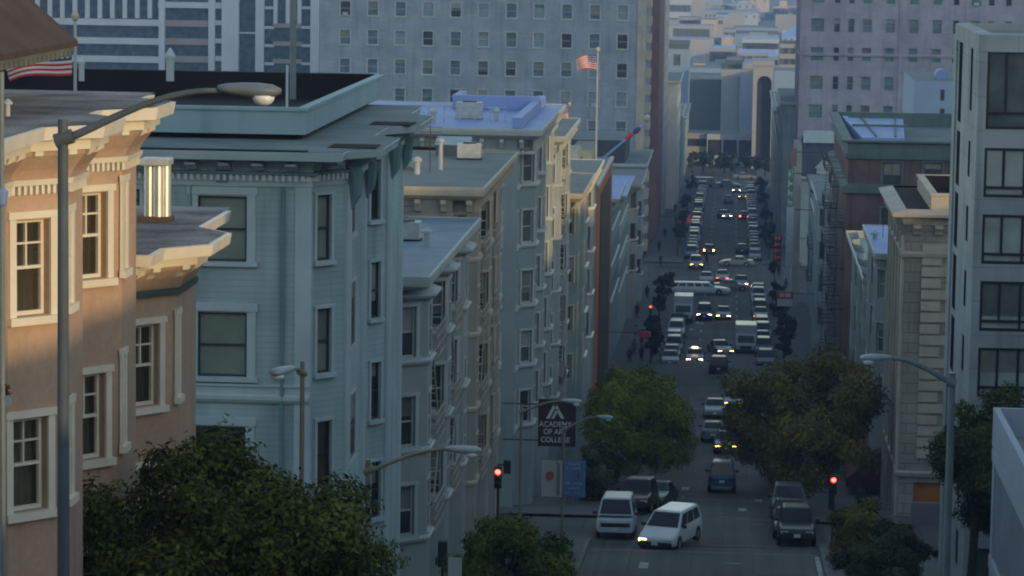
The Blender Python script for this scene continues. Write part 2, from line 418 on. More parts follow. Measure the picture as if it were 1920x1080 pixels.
ORD = ['first','second','third','fourth','fifth','sixth','seventh','eighth','ninth','tenth','eleventh','twelfth','thirteenth','fourteenth','fifteenth','sixteenth']
# ------------------------------------------------------------------ palette
PEACH = mat('peach_stucco', (0.455,0.33,0.248), 0.9, 0.10, 0.5, 0.15, 0.25, 0.25, fine=0.06)
CREAM = mat('cream_paint', (0.70,0.67,0.58), 0.6, 0.08, 1.2, 0.3, 0, 0.15)
ROOFG = mat('gravel_roof', (0.19,0.185,0.19), 0.95, 0.6, 0.7, 0.1, 0.4, 0, fine=0.2)
TAR = mat('black_tar', (0.018,0.016,0.016), 0.9, 0.3, 0.5, 0.1)
FASC = mat('dark_gutter_paint', (0.13,0.15,0.14), 0.7, 0.2, 1.0)
BLUEW = brickmat('blue_clapboard', (0.38,0.50,0.505), (0.40,0.525,0.525), (0.33,0.44,0.445), 6.0, 0.17, 0.8, 0.012, 0.20)
BLUET = mat('pale_blue_trim', (0.44,0.53,0.545), 0.7, 0.08, 0.8, 0.3, 0, 0.15)
BLUED = mat('deep_blue_paint', (0.15,0.25,0.27), 0.8, 0.1, 0.8)
DSASH = mat('dark_sash', (0.045,0.05,0.05), 0.5, 0.2, 1.0)
EAVE = mat('grey_green_eave_roof', (0.15,0.19,0.19), 0.85, 0.2, 0.6, 0.2, 0, 0.2)
PARAP = mat('blue_grey_parapet', (0.28,0.40,0.44), 0.8, 0.08, 0.5, 0.2, 0, 0.25)
WHITEW = mat('grey_white_paint', (0.29,0.335,0.325), 0.8, 0.12, 0.6, 0.25, 0, 0.35)
WHITET = mat('white_trim', (0.42,0.46,0.45), 0.7, 0.10, 1.0, 0.3, 0, 0.2)
BEIGE = mat('beige_paint', (0.31,0.305,0.27), 0.85, 0.12, 0.6, 0.2, 0, 0.3)
BEIGET = mat('tan_trim', (0.50,0.44,0.34), 0.75, 0.12, 1.0, 0.2, 0, 0.2)
SLATE = mat('slate_blue_wall', (0.24,0.30,0.305), 0.9, 0.08, 0.5, 0.2, 0, 0.2)
COOLR = mat('pale_blue_coated_roof', (0.19,0.28,0.54), 0.6, 0.12, 0.3, 0.3)
COOLG = mat('grey_blue_coated_roof', (0.19,0.25,0.30), 0.7, 0.2, 0.5, 0.2, 0.2, 0.2)
GREYR = mat('grey_felt_roof', (0.17,0.20,0.20), 0.9, 0.15, 0.4, 0.15, 0, 0.2)
BROWN = mat('brown_shingle', (0.075,0.053,0.046), 0.9, 0.25, 1.2, 0.15)
ORANGE = mat('orange_stucco', (0.46,0.17,0.085), 0.9, 0.12, 0.4, 0.15, 0, 0.25)
DKBROWN = mat('dark_brown_wall', (0.10,0.075,0.05), 0.9, 0.2, 0.5, 0.15, 0, 0.3)
LILAC = mat('lilac_concrete', (0.44,0.43,0.42), 0.9, 0.08, 0.3, 0.2, 0, 0.2, fine=0.05)
HOTELB = brickmat('hazed_buff_brick', (0.265,0.315,0.375), (0.30,0.35,0.405), (0.25,0.29,0.345), 0.9, 0.3, 0.9, 0.02, 0.17)  # blue of the distance haze is put into the brick colours
HOTELC = brickmat('rose_buff_brick', (0.34,0.32,0.375), (0.375,0.35,0.405), (0.32,0.305,0.355), 0.9, 0.3, 0.9, 0.02, 0.17)
REDB = brickmat('red_brick', (0.135,0.083,0.072), (0.11,0.07,0.062), (0.12,0.085,0.077), 0.45, 0.14, 0.9, 0.012, 0.3)
REDC = mat('red_terracotta', (0.25,0.155,0.14), 0.85, 0.12, 0.6, 0.2, 0, 0.2)
STONE = brickmat('sandstone', (0.29,0.275,0.23), (0.325,0.305,0.25), (0.20,0.18,0.15), 1.5, 0.55, 0.9, 0.03, 0.25)
STONET = mat('sandstone_trim', (0.42,0.38,0.31), 0.85, 0.12, 0.8, 0.2, 0, 0.3)
GREENC = mat('green_copper', (0.085,0.13,0.125), 0.75, 0.2, 0.6, 0.3, 0, 0.3)
CONC = brickmat('pale_concrete', (0.325,0.36,0.375), (0.345,0.38,0.395), (0.22,0.24,0.25), 3.1, 1.32, 0.85, 0.012, 0.2)
MODF = mat('dark_bronze_frame', (0.018,0.017,0.018), 0.45, 0.2, 1.0, 0.4)
IRON = mat('dark_iron', (0.03,0.032,0.03), 0.6, 0.3, 2.0, 0.4)
IRONL = mat('painted_iron', (0.36,0.36,0.32), 0.6, 0.2, 2.0, 0.4)
STEEL = mat('galvanised_steel', (0.36,0.40,0.42), 0.5, 0.15, 3.0, 0.5)
POLEP = mat('grey_blue_pole_paint', (0.16,0.20,0.22), 0.5, 0.15, 2.0, 0.4)
POLEG = mat('olive_pole_paint', (0.22,0.21,0.15), 0.55, 0.15, 2.0, 0.4)
LAMPG = mat('lamp_lens', (0.70,0.76,0.78), 0.2, 0.1, 3.0, 0.6)
CHROME = mat('bright_flue_metal', (0.80,0.80,0.78), 0.42, 0.08, 2.0, 0.5, metal=0.85)
P_DARK = glassmat('dark_glass', (0.035,0.038,0.036), 0.12, 0.5)
P_MID = glassmat('grey_green_glass', (0.085,0.10,0.09), 0.12, 0.5)
P_BLUE = glassmat('blue_grey_glass', (0.12,0.19,0.21), 0.15, 0.5)
P_BLIND = glassmat('glass_over_blind', (0.20,0.24,0.20), 0.14, 0.5, 0.15)
P_BROWN = glassmat('brown_glass', (0.07,0.045,0.03), 0.15, 0.5)
P_PINK = glassmat('clear_old_glass', (0.06,0.06,0.045), 0.06, 0.6, 0.3, clear=0.45)
P_HOT = glassmat('hotel_glass', (0.10,0.15,0.18), 0.15, 0.5)
P_HOT2 = glassmat('hotel_glass_with_shade', (0.20,0.27,0.31), 0.2, 0.4, 0.2)
P_HOTG = glassmat('green_tinted_glass', (0.13,0.19,0.19), 0.2, 0.4, 0.2)
P_SHEER = glassmat('glass_over_sheer_curtain', (0.33,0.36,0.34), 0.18, 0.5, 0.25)
PANES = [P_DARK, P_MID, P_MID, P_BLIND, P_DARK]
BLIND1 = mat('cream_blind_behind_glass', (0.17,0.18,0.155), 0.35, 0.15, 2.0, 0.4); BLIND2 = mat('grey_blind_behind_glass', (0.10,0.115,0.11), 0.3, 0.15, 2.0, 0.4); BLIND3 = mat('pale_blind_behind_glass', (0.25,0.27,0.27), 0.35, 0.15, 2.0, 0.4)
CURT = mat('pale_curtain', (0.30,0.29,0.22), 0.95, 0.25, 3.0, 0.05)
DKROOM = mat('painted_room_gloom', (0.10,0.09,0.06), 0.95, 0.3, 1.0, 0.05)  # unlit room depth put into the colour of a sheet behind panes
ASPH = mat('asphalt', (0.064,0.067,0.064), 0.82, 0.25, 0.18, 0.3, 0.25, 0, fine=0.12)
def _asphalt_wear(m):
    nt = m.node_tree; bs = nt.nodes['Principled BSDF']; src = bs.inputs['Base Color'].links[0].from_socket
    geo = _nd(nt,'ShaderNodeNewGeometry'); mp = _nd(nt,'ShaderNodeMapping'); mp.inputs['Scale'].default_value = (1.1,0.02,0); nt.links.new(geo.outputs['Position'],mp.inputs['Vector'])
    n1 = _nd(nt,'ShaderNodeTexNoise'); n1.inputs['Scale'].default_value = 1.0; n1.inputs['Detail'].default_value = 4; nt.links.new(mp.outputs[0],n1.inputs['Vector'])     # wheel tracks and oil along the lanes
    r1 = _nd(nt,'ShaderNodeMapRange'); r1.inputs[1].default_value = .35; r1.inputs[2].default_value = .65; r1.inputs[3].default_value = .72; r1.inputs[4].default_value = 1.22; nt.links.new(n1.outputs['Fac'],r1.inputs[0])
    mp2 = _nd(nt,'ShaderNodeMapping'); mp2.inputs['Scale'].default_value = (1,1,0); nt.links.new(geo.outputs['Position'],mp2.inputs['Vector'])
    br = _nd(nt,'ShaderNodeTexBrick'); br.inputs['Scale'].default_value = 1.0; br.inputs['Brick Width'].default_value = 2.9; br.inputs['Row Height'].default_value = 9.0; br.inputs['Mortar Size'].default_value = .05
    br.inputs['Color1'].default_value = (.80,.80,.80,1); br.inputs['Color2'].default_value = (1.2,1.2,1.2,1); br.inputs['Mortar'].default_value = (.6,.6,.6,1); nt.links.new(mp2.outputs[0],br.inputs['Vector'])   # utility-cut patches
    s1 = _nd(nt,'ShaderNodeVectorMath',operation='SCALE'); nt.links.new(src,s1.inputs[0]); nt.links.new(r1.outputs[0],s1.inputs['Scale'])
    s2 = _nd(nt,'ShaderNodeVectorMath',operation='MULTIPLY'); nt.links.new(s1.outputs[0],s2.inputs[0]); nt.links.new(br.outputs['Color'],s2.inputs[1]); nt.links.new(s2.outputs[0],bs.inputs['Base Color'])
_asphalt_wear(ASPH)
WALKM = mat('sidewalk_concrete', (0.105,0.11,0.105), 0.9, 0.15, 0.5, 0.2, 0.2, 0, fine=0.08)
KERBM = mat('kerb_stone', (0.12,0.125,0.12), 0.85, 0.15, 0.8)
PAINT = mat('worn_road_paint', (0.27,0.29,0.28), 0.75, 0.35, 1.4)
PAINTF = mat('faded_road_paint', (0.13,0.135,0.13), 0.8, 0.3, 1.2)
SOIL = mat('city_ground', (0.10,0.105,0.095), 0.95, 0.35, 0.02)
# ------------------------------------------------------------------ ground, street, pavements
def strip(name, x0, x1, y0, y1, dz, m, kind='structure', step=4.0, side=None):
    ys = [y0]
    while ys[-1] < y1-1e-6: ys.append(min(y1, ys[-1]+step))
    mb = MB(); vs = []; fs = []
    for y in ys: vs += [(x0,y,gz(y)+dz), (x1,y,gz(y)+dz)]
    for i in range(len(ys)-1): fs.append((2*i,2*i+1,2*i+3,2*i+2))
    mb.add(vs, fs)
    if side is not None:                       # vertical kerb face on x = side, and ends
        vs = []; fs = []
        for y in ys: vs += [(side,y,gz(y)+dz), (side,y,gz(y)-0.1)]
        for i in range(len(ys)-1): fs.append((2*i,2*i+1,2*i+3,2*i+2))
        mb.add(vs, fs)
        for y in (ys[0], ys[-1]): mb.quad((x0,y,gz(y)+dz), (x1,y,gz(y)+dz), (x1,y,gz(y)-0.1), (x0,y,gz(y)-0.1))
    o = mb.build(name, m); return tag(o, kind=kind)
g = MB(); gy = [-400,-200,-60,-20,0,20,38,52,66,85,100,122,142,152,171,200,250,274,361,404,450,533,622,720,900,1300,2000,3200,5000]
gx = [-2600,-1200,-500,-200,-60,-12,0,12,60,200,500,1200,2600]
vs = [(x*(1 if y < 1500 else 1.6), y, (gz(min(y,3200))-0.35)) for y in gy for x in gx]; nx = len(gx)
g.add(vs, [(j*nx+i, j*nx+i+1, (j+1)*nx+i+1, (j+1)*nx+i) for j in range(len(gy)-1) for i in range(nx-1)])
tag(g.build('ground', SOIL), kind='structure')
strip('roadway', KL, KR, -60, 715, 0.0, ASPH)
for (a, b) in CROSS:
    strip('cross_road', -160, KL, a+3.4, b-3.4, -0.004, ASPH); strip('cross_road', KR, 160, a+3.4, b-3.4, -0.004, ASPH)
edges = [-60] + [v for a, b in CROSS for v in (a+3.6, b-3.6)] + [715]
for i in range(0, len(edges), 2):
    strip('sidewalk', FL-0.6, KL-0.18, edges[i], edges[i+1], 0.14, WALKM); strip('sidewalk', KR+0.18, FR+0.6, edges[i], edges[i+1], 0.14, WALKM)
    strip('kerb', KL-0.18, KL, edges[i], edges[i+1], 0.145, KERBM, side=KL); strip('kerb', KR, KR+0.18, edges[i], edges[i+1], 0.145, KERBM, side=KR)
mk = MB(); mf = MB()
def mark(mb, x0, x1, y0, y1):
    ys = np.linspace(y0, y1, max(2, int((y1-y0)/2)+1))
    for p, q in zip(ys[:-1], ys[1:]): mb.quad((x0,p,gz(p)+0.012), (x1,p,gz(p)+0.012), (x1,q,gz(q)+0.012), (x0,q,gz(q)+0.012))
for (a, b) in CROSS:
    for y in (a-0.6, a+2.4, b-2.6, b+0.6): mark(mf, KL+0.2, KR-0.2, y, y+0.35)
    mark(mf, KL+0.2, KR-0.2, b+12.0, b+12.5)
for px_, py_ in ((1285,917),(1422,939),(1392,956),(1207,1060),(1308,605),(1283,608),(1297,618),(1388,620),(1314,712),(1313,718)):
    lo, hi = 60, 700                            # walk the street profile to the dash seen there
    for _ in range(60):
        m_ = (lo+hi)/2
        if zY(py_, px_, m_) > gz(m_): lo = m_
        else: hi = m_
    x = onY(px_, py_, lo).x; mark(mk, x-0.22, x+0.22, lo-1.1, lo+1.1)
mark(mk, KR-0.32, KR-0.08, 142, 151)
y = 290
while y < 620:
    if not any(a-6 < y < b+4 for a, b in CROSS):
        for x in (-2.9, 1.0): mark(mk, x-0.11, x+0.11, y, y+2.4)
    y += 9.5
for x in (-4.6, -3.0): mark(mf, x, x+0.22, 184, 187.5); mark(mf, x+0.5, x+0.7, 184, 186.5)
tag(mk.build('road_marking', PAINT), kind='structure'); tag(mf.build('faded_crosswalk_marking', PAINTF), kind='structure')
# ------------------------------------------------------------------ LEFT: upper pink bay-windowed house
def bay(d0, d1, d2, d3, x0, x1): return [(x0,d0),(x1,d1),(x1,d2),(x0,d3)]
XR, XO = -11.2, -10.45
pts = [(-32,45.4),(XR,45.4)] + bay(48.85,49.75,50.95,51.8,XR,XO) + bay(53.3,54.3,55.6,56.5,XR,XO) + [(XR,57.9),(-32,57.9)]
ZT = -3.38
H = House('pink_house', 'taller peach stucco house with two sunlit bays, nearest on the left', 'house', pts, -22, ZT, PEACH)
H.dep = 0.24; H.deps = {3:0.05,7:0.05}
kw = dict(style='sash4', cas=0.13, bar=0.055, frame=CREAM, sash=CREAM, pane=P_PINK, backing=DKROOM)
kc = dict(kw); kc['backing'] = CURT
H.window(2, H.px(2,28,92,412,592), **kw);  H.window(2, H.px(2,22,88,785,958), **kc)
H.window(6, H.px(6,146,199,362,523), **kw); H.window(6, H.px(6,141,196,703,862), **kc)
H.window(7, H.px(7,225,236,343,505), **kw); H.window(7, H.px(7,222,233,670,835), **kw)
H.window(3, H.px(3,124,134,400,570), **kw); H.window(3, H.px(3,124,134,760,930), **kw)
H.window(2, H.px(2,20,86,1130,1290), **kw); H.window(6, H.px(6,138,192,1040,1200), **kw)
H.finish()
path = pts[1:-1]
# layered cornice: fascia, soffit tier, pink cove, dentil band
H.ring('cornice', [(-0.05,ZT-0.34),(0.40,ZT-0.34),(0.40,ZT-0.17),(0.62,ZT-0.16),(0.66,ZT+0.05),(0.60,ZT+0.05),(0.0,ZT+0.02)], CREAM, path=path)
H.ring('cove', [(0.0,ZT-0.80),(0.05,ZT-0.80),(0.12,ZT-0.66),(0.30,ZT-0.42),(0.32,ZT-0.341),(0.0,ZT-0.341)], PEACH, path=path)
H.ring('string_course', [(0.0,ZT-0.90),(0.09,ZT-0.90),(0.12,ZT-0.803),(0.0,ZT-0.803)], CREAM, path=path)
H.teeth('dentil_band', path, 0.0, ZT-1.04, ZT-0.905, 0.055, 0.06, 0.08, CREAM)
H.corbels(path, 0.02, ZT-0.60, ZT-0.343, 0.16, 0.50, 0.36, CREAM)
r = MB(); q = offset_poly(pts, 0.58)
r.add([(x, yy, ZT+0.062) for x, yy in q], [tuple(range(len(q)))])
r.build('roof', ROOFG, H.root)
r = MB(); r.box(-13.5,-11.0,48.1,48.5,ZT-0.30,ZT+0.09); r.build('gutter', FASC, H.root)
# ---- lower pink house
XR2 = -11.2
pts = [(-13.3,58.0),(XR2,58.0)] + bay(58.8,59.75,61.5,62.6,XR2,XO) + [(XR2,66.4),(-13.3,66.4)]
Z2 = -6.28
H2 = House('pink_house', 'lower peach stucco house with one bay and flat roof carrying metal flues', 'house', pts, -24, Z2, PEACH)
H2.dep = 0.24; H2.deps = {3:0.05,5:0.04}
H2.window(2, H2.px(2,249,297,610,762), **kw); H2.window(3, H2.px(3,322,335,595,745), **kw)
H2.window(2, H2.px(2,246,293,880,1030), **kw); H2.window(3, H2.px(3,320,333,870,1010), **kw)
H2.window(5, H2.px(5,343,350,520,670), **dict(kw, cas=0.05))
H2.finish()
path = pts[0:-1]
H2.ring('cornice', [(-0.05,Z2-0.34),(0.42,Z2-0.34),(0.42,Z2-0.17),(0.70,Z2-0.16),(0.74,Z2+0.05),(0.66,Z2+0.06),(0.0,Z2+0.03)], CREAM, path=path)
H2.ring('cove', [(0.0,Z2-0.80),(0.05,Z2-0.80),(0.12,Z2-0.66),(0.30,Z2-0.42),(0.32,Z2-0.341),(0.0,Z2-0.341)], PEACH, path=path)
H2.ring('string_course', [(0.0,Z2-0.92),(0.10,Z2-0.92),(0.13,Z2-0.803),(0.0,Z2-0.803)], GREENC, path=path)
H2.corbels(path, 0.02, Z2-0.62, Z2-0.343, 0.18, 0.55, 0.38, CREAM)
r = MB(); q = offset_poly(pts, 0.64); r.add([(x,yy,Z2+0.065) for x, yy in q], [tuple(range(len(q)))]); r.build('roof', ROOFG, H2.root)
# metal flues on the lower roof
F = thing('metal_flue', 'cluster of shiny round metal flues with a flat cap on the lower pink roof', 'chimney', tuple(onZ(292,414,Z2+0.07)))
for k, (dx, dy) in enumerate(((-0.14,0.05),(0.06,-0.02),(0.19,0.10))):
    m = MB(); m.lathe((F.location.x+dx,F.location.y+dy,F.location.z), [(0.105,0.0),(0.105,1.12),(0.10,1.13)], 18); m.build('pipe', CHROME, F, smooth=False)
m = MB(); m.box(F.location.x-0.29,F.location.x+0.30,F.location.y-0.25,F.location.y+0.35,F.location.z+1.13,F.location.z+1.27); m.build('cap', STEEL, F, bevel=0.02)
m = MB(); m.box(F.location.x-0.33,F.location.x+0.33,F.location.y-0.2,F.location.y+0.3,F.location.z-0.01,F.location.z+0.09); m.build('base', DKBROWN, F)
# ---- brown shingled steep roof whose eave hangs over the pink roof at the upper left
tipv = onX(146,76,-11.75); ez = tipv.z; PYF = tipv.y
HB = thing('roof_penthouse', 'brown shingled steep-roofed penthouse with scalloped eave above the pink roof', 'penthouse', (-20,50,ZT+0.07))
m = MB(); m.box(-27,-13.1,40.5,PYF-0.6,ZT+0.07,ez-0.02); m.build('wall', BROWN, HB)
m = MB(); up = 3.4; run = 4.0
m.add([(-11.75,39.5,ez),(-11.75,PYF,ez),(-11.75-run,PYF,ez+up),(-11.75-run,39.5,ez+up),(-11.75,39.5,ez-0.10),(-11.75,PYF,ez-0.10),(-11.75-run,PYF,ez+up-0.14),(-11.75-run,39.5,ez+up-0.14),(-13.2,39.5,ez-0.08),(-13.2,PYF,ez-0.08)],
      [(0,1,2,3),(0,4,5,1),(1,5,6,2),(4,8,9,5),(8,7,6,9),(3,2,6,7),(0,3,7,4)])
m.build('roof', BROWN, HB)
mb = MB(); n = 44
for k in range(n):
    y0 = 41+(PYF-41.15)*k/n; mb.box(-11.86,-11.80,y0,y0+0.17,ez-0.27,ez-0.10)
mb.box(-11.87,-11.79,41,PYF-0.1,ez-0.16,ez-0.101)
mb.build('scalloped_eave', mat('dull_bronze_trim',(0.11,0.13,0.12),0.7,0.2,1), HB)
# ------------------------------------------------------------------ LEFT: tall blue corner house
B0, B1 = 86.6, 107.0
pts = [(-40,B0),(FL,B0)] + bay(87.0,88.1,91.7,92.8,FL,-10.6) + bay(97.0,98.5,102.0,103.3,FL,-10.6) + [(FL,B1),(-40,B1)]
ZB = -6.45
HB2 = House('blue_house', 'tall blue-grey corner house with wide bracketed eaves and a sunken black roof', 'house', pts, -30, ZB, BLUEW)
HB2.dep = 0.16; HB2.deps = {3:0.035,7:0.035,5:0.035}
kb = dict(style='sash', cas=0.24, bar=0.05, frame=BLUET, sash=DSASH, pane=P_BLIND)
for (t, b_) in ((368,490),(586,706)): HB2.window(0, HB2.px(0,371,463,t,b_), **kb)
HB2.window(0, HB2.px(0,367,460,800,920), **dict(kb, style='sash2', pane=P_MID))
HB2.window(0, HB2.px(0,150,220,340,480), **kb); HB2.window(0, HB2.px(0,225,262,355,395), **dict(kb, cas=0.1))
for c, l_, r_ in ((2,593,620),(3,647,665)):
    for (t, b_) in ((366,488),(579,699),(790,910),(1000,1110)):
        dy = 0 if c == 2 else -44
        HB2.window(c, HB2.px(c,l_,r_,t+dy,b_+dy-(4 if c == 3 else 0)), **dict(kb, cas=0.10, pane=P_BLIND if (c == 2 and t < 700) else P_BROWN))
for (t, b_) in ((300,412),(492,596),(680,786),(866,970)):
    HB2.window(6, HB2.px(6,694,712,t,b_), **dict(kb, cas=0.10, pane=P_DARK))
HB2.finish()
path = pts[0:-1]
front = [(-40,B0),(FL,B0)]
HB2.ring('eave', [(-0.02,ZB-0.30),(0.70,ZB-0.24),(0.95,ZB-0.20),(1.02,ZB+0.02),(0.98,ZB+0.03)], BLUET, path=path)
m = MB(); q = offset_poly(pts, 0.975); m.add([(x,yy,ZB+0.045) for x, yy in q], [tuple(range(len(q)))]); m.build('eave_roof', EAVE, HB2.root)
HB2.ring('gutter', [(0.92,ZB+0.05),(0.92,ZB+0.07),(0.55,ZB+0.07),(0.55,ZB+0.05)], TAR, path=front)
for (y0, y1) in ((87.4,91.9),(97.4,102.3)):
    m = MB(); m.box(FL+0.35,-9.78,y0,y0+1.5,ZB+0.052,ZB+0.068); m.build('gutter', TAR, HB2.root)
HB2.ring('frieze', [(0.0,ZB-0.98),(0.05,ZB-0.98),(0.05,ZB-0.30),(0.0,ZB-0.30)], BLUET, path=path)
HB2.teeth('dentil_band', path, 0.052, ZB-0.82, ZB-0.66, 0.085, 0.095, 0.12, mat('pale_dentil_paint',(0.62,0.68,0.68),0.6,0.05,1.0))
HB2.ring('dentil_shelf', [(0.05,ZB-0.655),(0.22,ZB-0.64),(0.22,ZB-0.58),(0.05,ZB-0.57)], BLUED, path=path)
HB2.corbels(path, 0.052, ZB-0.54, ZB-0.31, 0.30, 0.62, 0.58, BLUET)
for zz in (-13.32,):
    HB2.ring('belt_course', [(0.0,zz-0.10),(0.08,zz-0.10),(0.14,zz),(0.14,zz+0.10),(0.06,zz+0.14),(0.06,zz+0.34),(0.12,zz+0.36),(0.12,zz+0.42),(0,zz+0.42)], BLUET, path=front)
for (x, yy) in ((FL,B0),):
    m = MB(); m.box(x-0.42,x-0.003+0.03,yy-0.05,yy+0.38,-30,ZB-0.99); m.build('corner_pilaster', BLUET, HB2.root)
for (x, yy) in ((-10.6,88.1),(-10.6,91.7),(-10.6,98.5),(-10.6,102.0)):
    m = MB(); m.tube([(x,yy,-30),(x,yy,ZB-0.99)], 0.12, 8); m.build('bay_pilaster', BLUET, HB2.root)
    m = MB(); m.tube([(x+0.02,yy,ZB-0.4),(x+0.22,yy-0.05,ZB-0.7),(x+0.20,yy,ZB-1.3),(x+0.05,yy,ZB-1.75)], [0.20,0.24,0.17,0.04], 8); m.build('scroll_bracket', BLUED, HB2.root)
m = MB(); m.tube([(FL-0.75,B0-0.09,ZB-1.0),(FL-0.75,B0-0.09,-30)], 0.055, 8); m.build('downpipe', BLUED, HB2.root)
m = MB(); m.tube([(-14.75,B0-0.06,ZB-1.0),(-14.75,B0-0.06,-30)], 0.03, 6); m.build('conduit', BLUED, HB2.root)
# keystone over the top side window
m = MB(); kx = onY(417,352,B0).x; m.box(kx-0.16,kx+0.16,B0-0.12,B0-0.003,-7.33,-6.98+0.0); m.build('keystone', BLUED, HB2.root)
# sunken roof behind a parapet
pz = -5.48; X1 = -12.1
par = [(-40,90.2),(X1,90.2),(X1,110.2),(-40,110.2)]
m = MB(); m.sweep(par, [(0,ZB+0.2),(0,pz-0.10),(0.06,pz-0.10),(0.06,pz),(-0.22,pz)], closed=True); m.build('parapet', PARAP, HB2.root)
m = MB(); m.sweep(par, [(-0.222,pz-0.003),(-0.222,pz-0.9)], closed=True)
i_ = offset_poly(par, -0.2); m.add([(x,yy,pz-0.85) for x, yy in i_], [(0,1,2,3)]); m.build('roof', TAR, HB2.root)
# back wall of the well, higher tarred upstand seen beyond
m = MB(); m.box(-40,X1-0.26,110.0-0.5,110.0-0.02,pz-0.86,pz+0.02); m.build('tarred_upstand', TAR, HB2.root)
def post(name, label, cat, px_, yb, yt, Y, wpx, m, capm=None, shape='round'):
    p = onY(px_, yb, Y); t = onY(px_+ (yb-yt)*0.004, yt, Y); r_ = wpx*Y/FPX/2
    o = thing(name, label, cat, p)
    mb = MB()
    if shape == 'round': mb.tube([p, (p.x,p.y,t.z)], r_, 12)
    else: mb.box(p.x-r_,p.x+r_,p.y-r_,p.y+r_,p.z,t.z)
    mb.build('shaft', m, o)
    if capm is not None:
        mb = MB(); mb.lathe((p.x,p.y,t.z-0.02), [(r_*1.35,0),(r_*1.35,r_*0.8),(r_*0.25,r_*2.6)], 12); mb.build('cap', capm, o)
    return o
post('vent_stack', 'pale blue capped vent stack on the black roof, alone left of the lamp head', 'vent', 319, 152, 108, 96, 15, BLUET, BLUET)
post('vent_stack', 'pale blue capped vent stack close beside the white flagpole', 'vent', 153, 152, 118, 96, 11, BLUET, BLUET)
post('roof_pole', 'thick grey pole rising from the black roof behind the lamp head', 'pole', 549, 186, -60, 101, 12, POLEP)
post('roof_pole', 'thin pale pole on the parapet beside the thick grey roof pole', 'pole', 538, 207, 122, 90.3, 5, BLUET)

p = onZ(84,152,pz-0.83); o = thing('roof_box', 'pale blue box on the black roof below the striped flag', 'roof box', p); m = MB(); m.box(p.x-0.65,p.x+0.62,p.y,p.y+1.2,p.z,p.z+0.62); m.build('casing', BLUET, o, bevel=0.03); m = MB(); m.box(p.x-0.70,p.x+0.67,p.y-0.05,p.y+1.25,p.z+0.622,p.z+0.70); m.build('lid', BLUET, o)

for (px_, py_, nm) in ((1420,985,'manhole cover nearest the parked black sport utility vehicle'),(1300,928,'manhole cover left of the dark blue van'),(1290,655,'manhole cover beside the silver taxi'),(1375,1058,'manhole cover at the bottom of the intersection')):
    lo, hi = 60, 700
    for _ in range(60):
        m_ = (lo+hi)/2
        if zY(py_,px_,m_) > gz(m_): lo = m_
        else: hi = m_
    x = onY(px_,py_,lo).x; o = thing('manhole_cover', nm, 'manhole cover', (x,lo,gz(lo)+0.008)); o.rotation_euler[0] = math.atan(gslope(lo))
    m = MB(); m.lathe((0,0,0), [(0.40,0),(0.40,0.012)], 20); child('rim', m.mesh('rim'), o).data.materials.append(KERBM); m = MB(); m.lathe((0,0,0.012), [(0.33,0.0),(0.33,0.006)], 20); child('lid', m.mesh('lid'), o).data.materials.append(IRON)
# ------------------------------------------------------------------ flags and poles
FR_ = mat('flag_red', (0.50,0.045,0.05), 0.8, 0.1, 2.0, 0.1); FW_ = mat('flag_white', (0.66,0.62,0.58), 0.8, 0.1, 2.0, 0.1); FB_ = mat('flag_blue', (0.05,0.07,0.22), 0.8, 0.1, 2.0, 0.1)
def flag(label, top, w, h, ang, droop, amp=0.12, ph=0.0):
    """top: hoist top; the fly points along ang in plan and droops"""
    o = thing('flag', label, 'flag', top)
    nxx, ny = 26, 13; mb = MB(); dx, dy = math.cos(ang), math.sin(ang)
    def P(i, j):
        s = i/nxx; t = j/ny
        off = amp*math.sin(s*8.5+t*1.2+ph)*s**0.6
        z = -t*h*(1-0.18*s) - droop*h*(s**1.4) - 0.05*h*math.sin(s*6+ph)
        x = s*w*(1-0.10*t*s)
        return (top[0]+dx*x-dy*off, top[1]+dy*x+dx*off, top[2]+z)
    vs = [P(i,j) for j in range(ny+1) for i in range(nxx+1)]; o0 = len(mb.v); mb.v.extend(vs)
    for j in range(ny):
        for i in range(nxx):
            a = j*(nxx+1)+i; mb.f.append([a,a+1,a+nxx+2,a+nxx+1])
            canton = i < nxx*0.40 and j < 7
            mi = 2 if canton else (0 if j % 2 == 0 else 1)
            if canton and i % 2 == 1 and j % 2 == 1: mi = 1
            mb.m.append(mi)
    mb.build('cloth', [FR_, FW_, FB_], o, smooth=True)
    return o
def flagpole(label, base, top, r, m):
    o = thing('flagpole', label, 'flagpole', base); mb = MB(); mb.tube([base, top], [r, r*0.75], 10); mb.build('shaft', m, o)
    d = (Vector(top)-Vector(base)).normalized(); t = Vector(top)
    mb = MB(); mb.lathe((t.x,t.y,t.z), [(r*0.6,0),(r*1.9,r*1.2),(r*2.2,r*3),(r*1.5,r*4.6),(r*0.2,r*5.2)], 10); mb.build('finial', BEIGET, o)
    mb = MB(); mb.lathe((base[0],base[1],base[2]), [(r*2.5,0),(r*2.5,r*1.5),(r*1.2,r*3)], 10); mb.build('base', m, o)
    return o
b = onY(141,152,92.0); t = onY(143,40,92.0)
flagpole('white flagpole with a gilt finial on the black roof at the upper left', (b.x,92,pz-0.85), (b.x,92,t.z), 0.055, WHITET)
tp = Vector((b.x-0.1, 92, zY(78,131,92)))
flag('large striped red and white flag billowing behind the brown eave', tp, 2.05, 0.95, math.pi, 0.42, 0.10, 0.6)
b = onY(1117,312,266.0); t = onY(1118,98,266.0)
flagpole('tall thin white flagpole standing before the big buff hotel', (b.x,266,b.z-0.5), (b.x,266,t.z), 0.085, WHITET)
flag('red, white and blue flag at the top of the tall white flagpole', Vector((b.x-0.08,266,t.z-0.15)), 1.75, 1.25, math.pi, 0.28, 0.16, 1.5)
b = onY(1066,285,214.0); t = onY(1066,198,214.0)
flagpole('short thin flagpole on the roof beyond the white cornice', (b.x,214,b.z-4), (b.x,214,t.z), 0.045, REDC)
